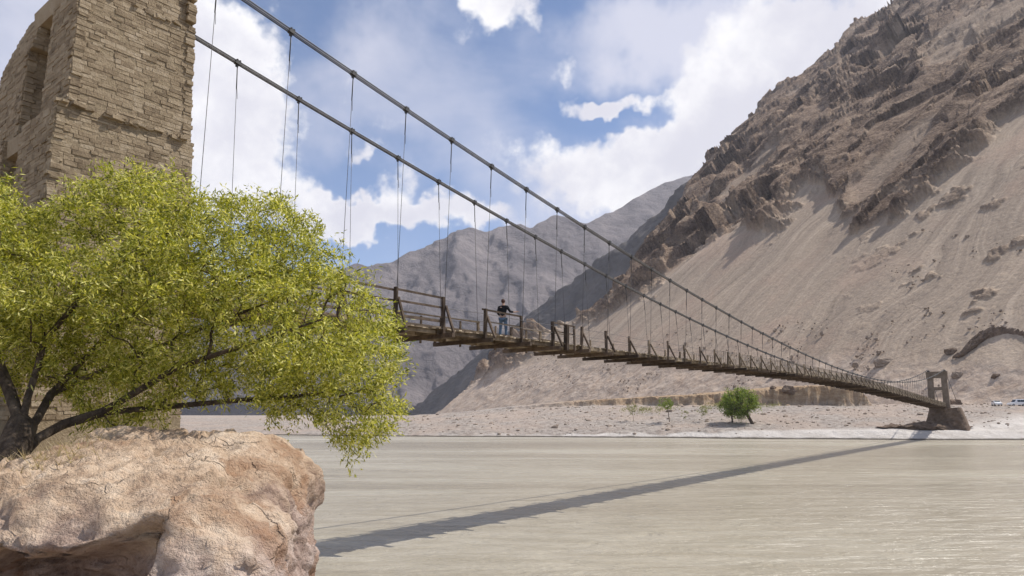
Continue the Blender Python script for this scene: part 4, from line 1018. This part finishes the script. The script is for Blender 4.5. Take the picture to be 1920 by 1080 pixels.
# clothing as children of the body's thing
sh_n = [((0, 0, 0.90), (0.155, 0.12)), ((0, 0, 1.15), (0.15, 0.115)), ((0, 0, 1.36), (0.168, 0.12)), ((0, 0, 1.47), (0.085, 0.075))]
sh_e = [(0, 1), (1, 2), (2, 3)]
for arm in (arm_r, arm_l):
    k = len(sh_n); a1 = np.array(arm[0]); a2 = np.array(arm[1]); a3 = a2 * 0.35 + np.array(arm[2]) * 0.65; sh_n += [(tuple(a1), 0.078), (tuple(a2), 0.060), (tuple(a3), 0.048)]; sh_e += [(2, k), (k, k + 1), (k + 1, k + 2)]
skin_mesh('shirt', sh_n, sh_e, M['shirt'], person)
jn = [((0, 0, 0.93), (0.145, 0.115))]; je = []
for sx_ in (-1, 1):
    k = len(jn); jn += [((0.10 * sx_, 0, 0.85), 0.104), ((0.13 * sx_, 0.02, 0.49), 0.078), ((0.15 * sx_, -0.01, 0.10), 0.068)]; je += [(0, k), (k, k + 1), (k + 1, k + 2)]
skin_mesh('jeans', jn, je, M['jeans'], person)
for sx_ in (-1, 1):
    V_, F_ = ICO[2]; q = V_ * np.array([0.05, 0.14, 0.055]) + np.array([0.16 * sx_, 0.06, 0.05]); q[:, 2] = np.maximum(q[:, 2], 0.0); obj('shoe', q, F_, M['shoe'], person, True)
V_, F_ = ICO[3]; q = V_ * np.array([0.092, 0.108, 0.105]); q = q * (1 + 0.05 * fbm(V_ * 4, 2))[:, None]; kk = q[:, 1] > 0.045
q[kk & (q[:, 2] < 0.03), 1] = 0.045; obj('hair', q + np.array([0, 0.008, 1.70]), F_, M['hair'], person, True)
for sx_ in (-1, 1):
    obj('eye', ICO[1][0] * 0.011 + np.array([0.032 * sx_, 0.115, 1.655]), ICO[1][1], M['shirt'], person)
obj('nose', ICO[1][0] * np.array([0.014, 0.02, 0.024]) + np.array([0, 0.125, 1.63]), ICO[1][1], M['skin'], person)

# ------------------------------------------------------------------ parked cars on the far terrace
def car(px, Y, rz, label, tall):
    q = on_bank(px, Y); c = empty('parked_car', q, rz); tag(c, label, 'car', None)
    Hh = 1.95 if tall else 1.5; L = 4.4; Wd = 1.78
    prof = [(-2.2, 0.35), (2.2, 0.35), (2.22, 0.72), (2.0, 0.92), (1.05, 1.0), (0.98, 1.02), (-1.9, 1.05), (-2.2, 0.95)]
    def loft(pr, w0, name, mat, parent, insets=None):
        n_ = len(pr); ins = insets or [0] * n_; Vv = [(x_, -w0 / 2 + ins[i], z_) for i, (x_, z_) in enumerate(pr)] + [(x_, w0 / 2 - ins[i], z_) for i, (x_, z_) in enumerate(pr)]
        fc = [list(range(n_))[::-1], list(range(n_, 2 * n_))] + [[i, (i + 1) % n_, n_ + (i + 1) % n_, n_ + i] for i in range(n_)]
        me = bpy.data.meshes.new(name); me.from_pydata(Vv, [], fc); me.update(); me.materials.append(mat); o = link(name, me, parent)
        bv = o.modifiers.new('bevel', 'BEVEL'); bv.width = 0.05; bv.segments = 2; return o
    b_ = loft(prof, Wd, 'body', M['carwhite'], c)
    cab = [(-2.05, 1.0), (1.1, 1.0), (0.35, Hh - 0.05), (0.1, Hh), (-1.75, Hh), (-1.95, Hh - 0.08)]
    loft(cab, Wd - 0.06, 'cabin', M['carwhite'], c, [0, 0, 0.14, 0.16, 0.16, 0.14])
    for sy_ in (-1, 1):
        for x0, x1 in ((-1.75, -0.75), (-0.68, 0.18)):
            MB().box(((x0 + x1) / 2, sy_ * (Wd / 2 - 0.09), 1.05 + (Hh - 1.05) * 0.45), (x1 - x0, 0.06, (Hh - 1.05) * 0.6), np.array(Matrix.Rotation(sy_ * 0.14, 3, 'X'))).build('window', M['glass'], c)
        for xw in (-1.35, 1.38):
            th_ = np.linspace(0, 1, 2); w_ = MB().tube([(xw, sy_ * (Wd / 2 - 0.22), 0.33), (xw, sy_ * (Wd / 2 + 0.01), 0.33)], 0.33, 18).build('wheel', M['tyre'], c)
            MB().tube([(xw, sy_ * (Wd / 2 - 0.02), 0.33), (xw, sy_ * (Wd / 2 + 0.025), 0.33)], 0.19, 12).build('rim', M['rim'], w_)
        MB().box((2.16, sy_ * 0.62, 0.75), (0.1, 0.34, 0.15)).build('headlight', M['lamp'], c)
    MB().box((0.74, 0, 1.05 + (Hh - 1.05) * 0.48), (0.05, Wd - 0.42, (Hh - 1.05) * 1.0), np.array(Matrix.Rotation(-0.68 if not tall else -0.62, 3, 'Y'))).build('windscreen', M['glass'], c)
car(1871, 197, R(-112), 'small white car parked end-on on the terrace under the slope', False)
car(1908, 197, R(178), 'white van-like car parked side-on beside the small white car', True)

# ------------------------------------------------------------------ haze in the valley air
hv = np.array([(x_, y_, z_) for z_ in (-4.5, 1250) for x_, y_ in ((-6500, -700), (4500, -700), (4500, 6500), (-6500, 6500))], float)
hz = tag(obj('haze', hv, BOXF, None), kind='stuff')
hm = bpy.data.materials.new('valley_haze'); hm.use_nodes = True; hn = hm.node_tree; hn.nodes.clear()
ho_ = hn.nodes.new('ShaderNodeOutputMaterial'); vv = hn.nodes.new('ShaderNodeVolumePrincipled'); vv.inputs['Density'].default_value = 0.00008; vv.inputs['Color'].default_value = (0.86, 0.88, 1.0, 1)
hn.links.new(vv.outputs[0], ho_.inputs['Volume']); hz.data.materials.append(hm)
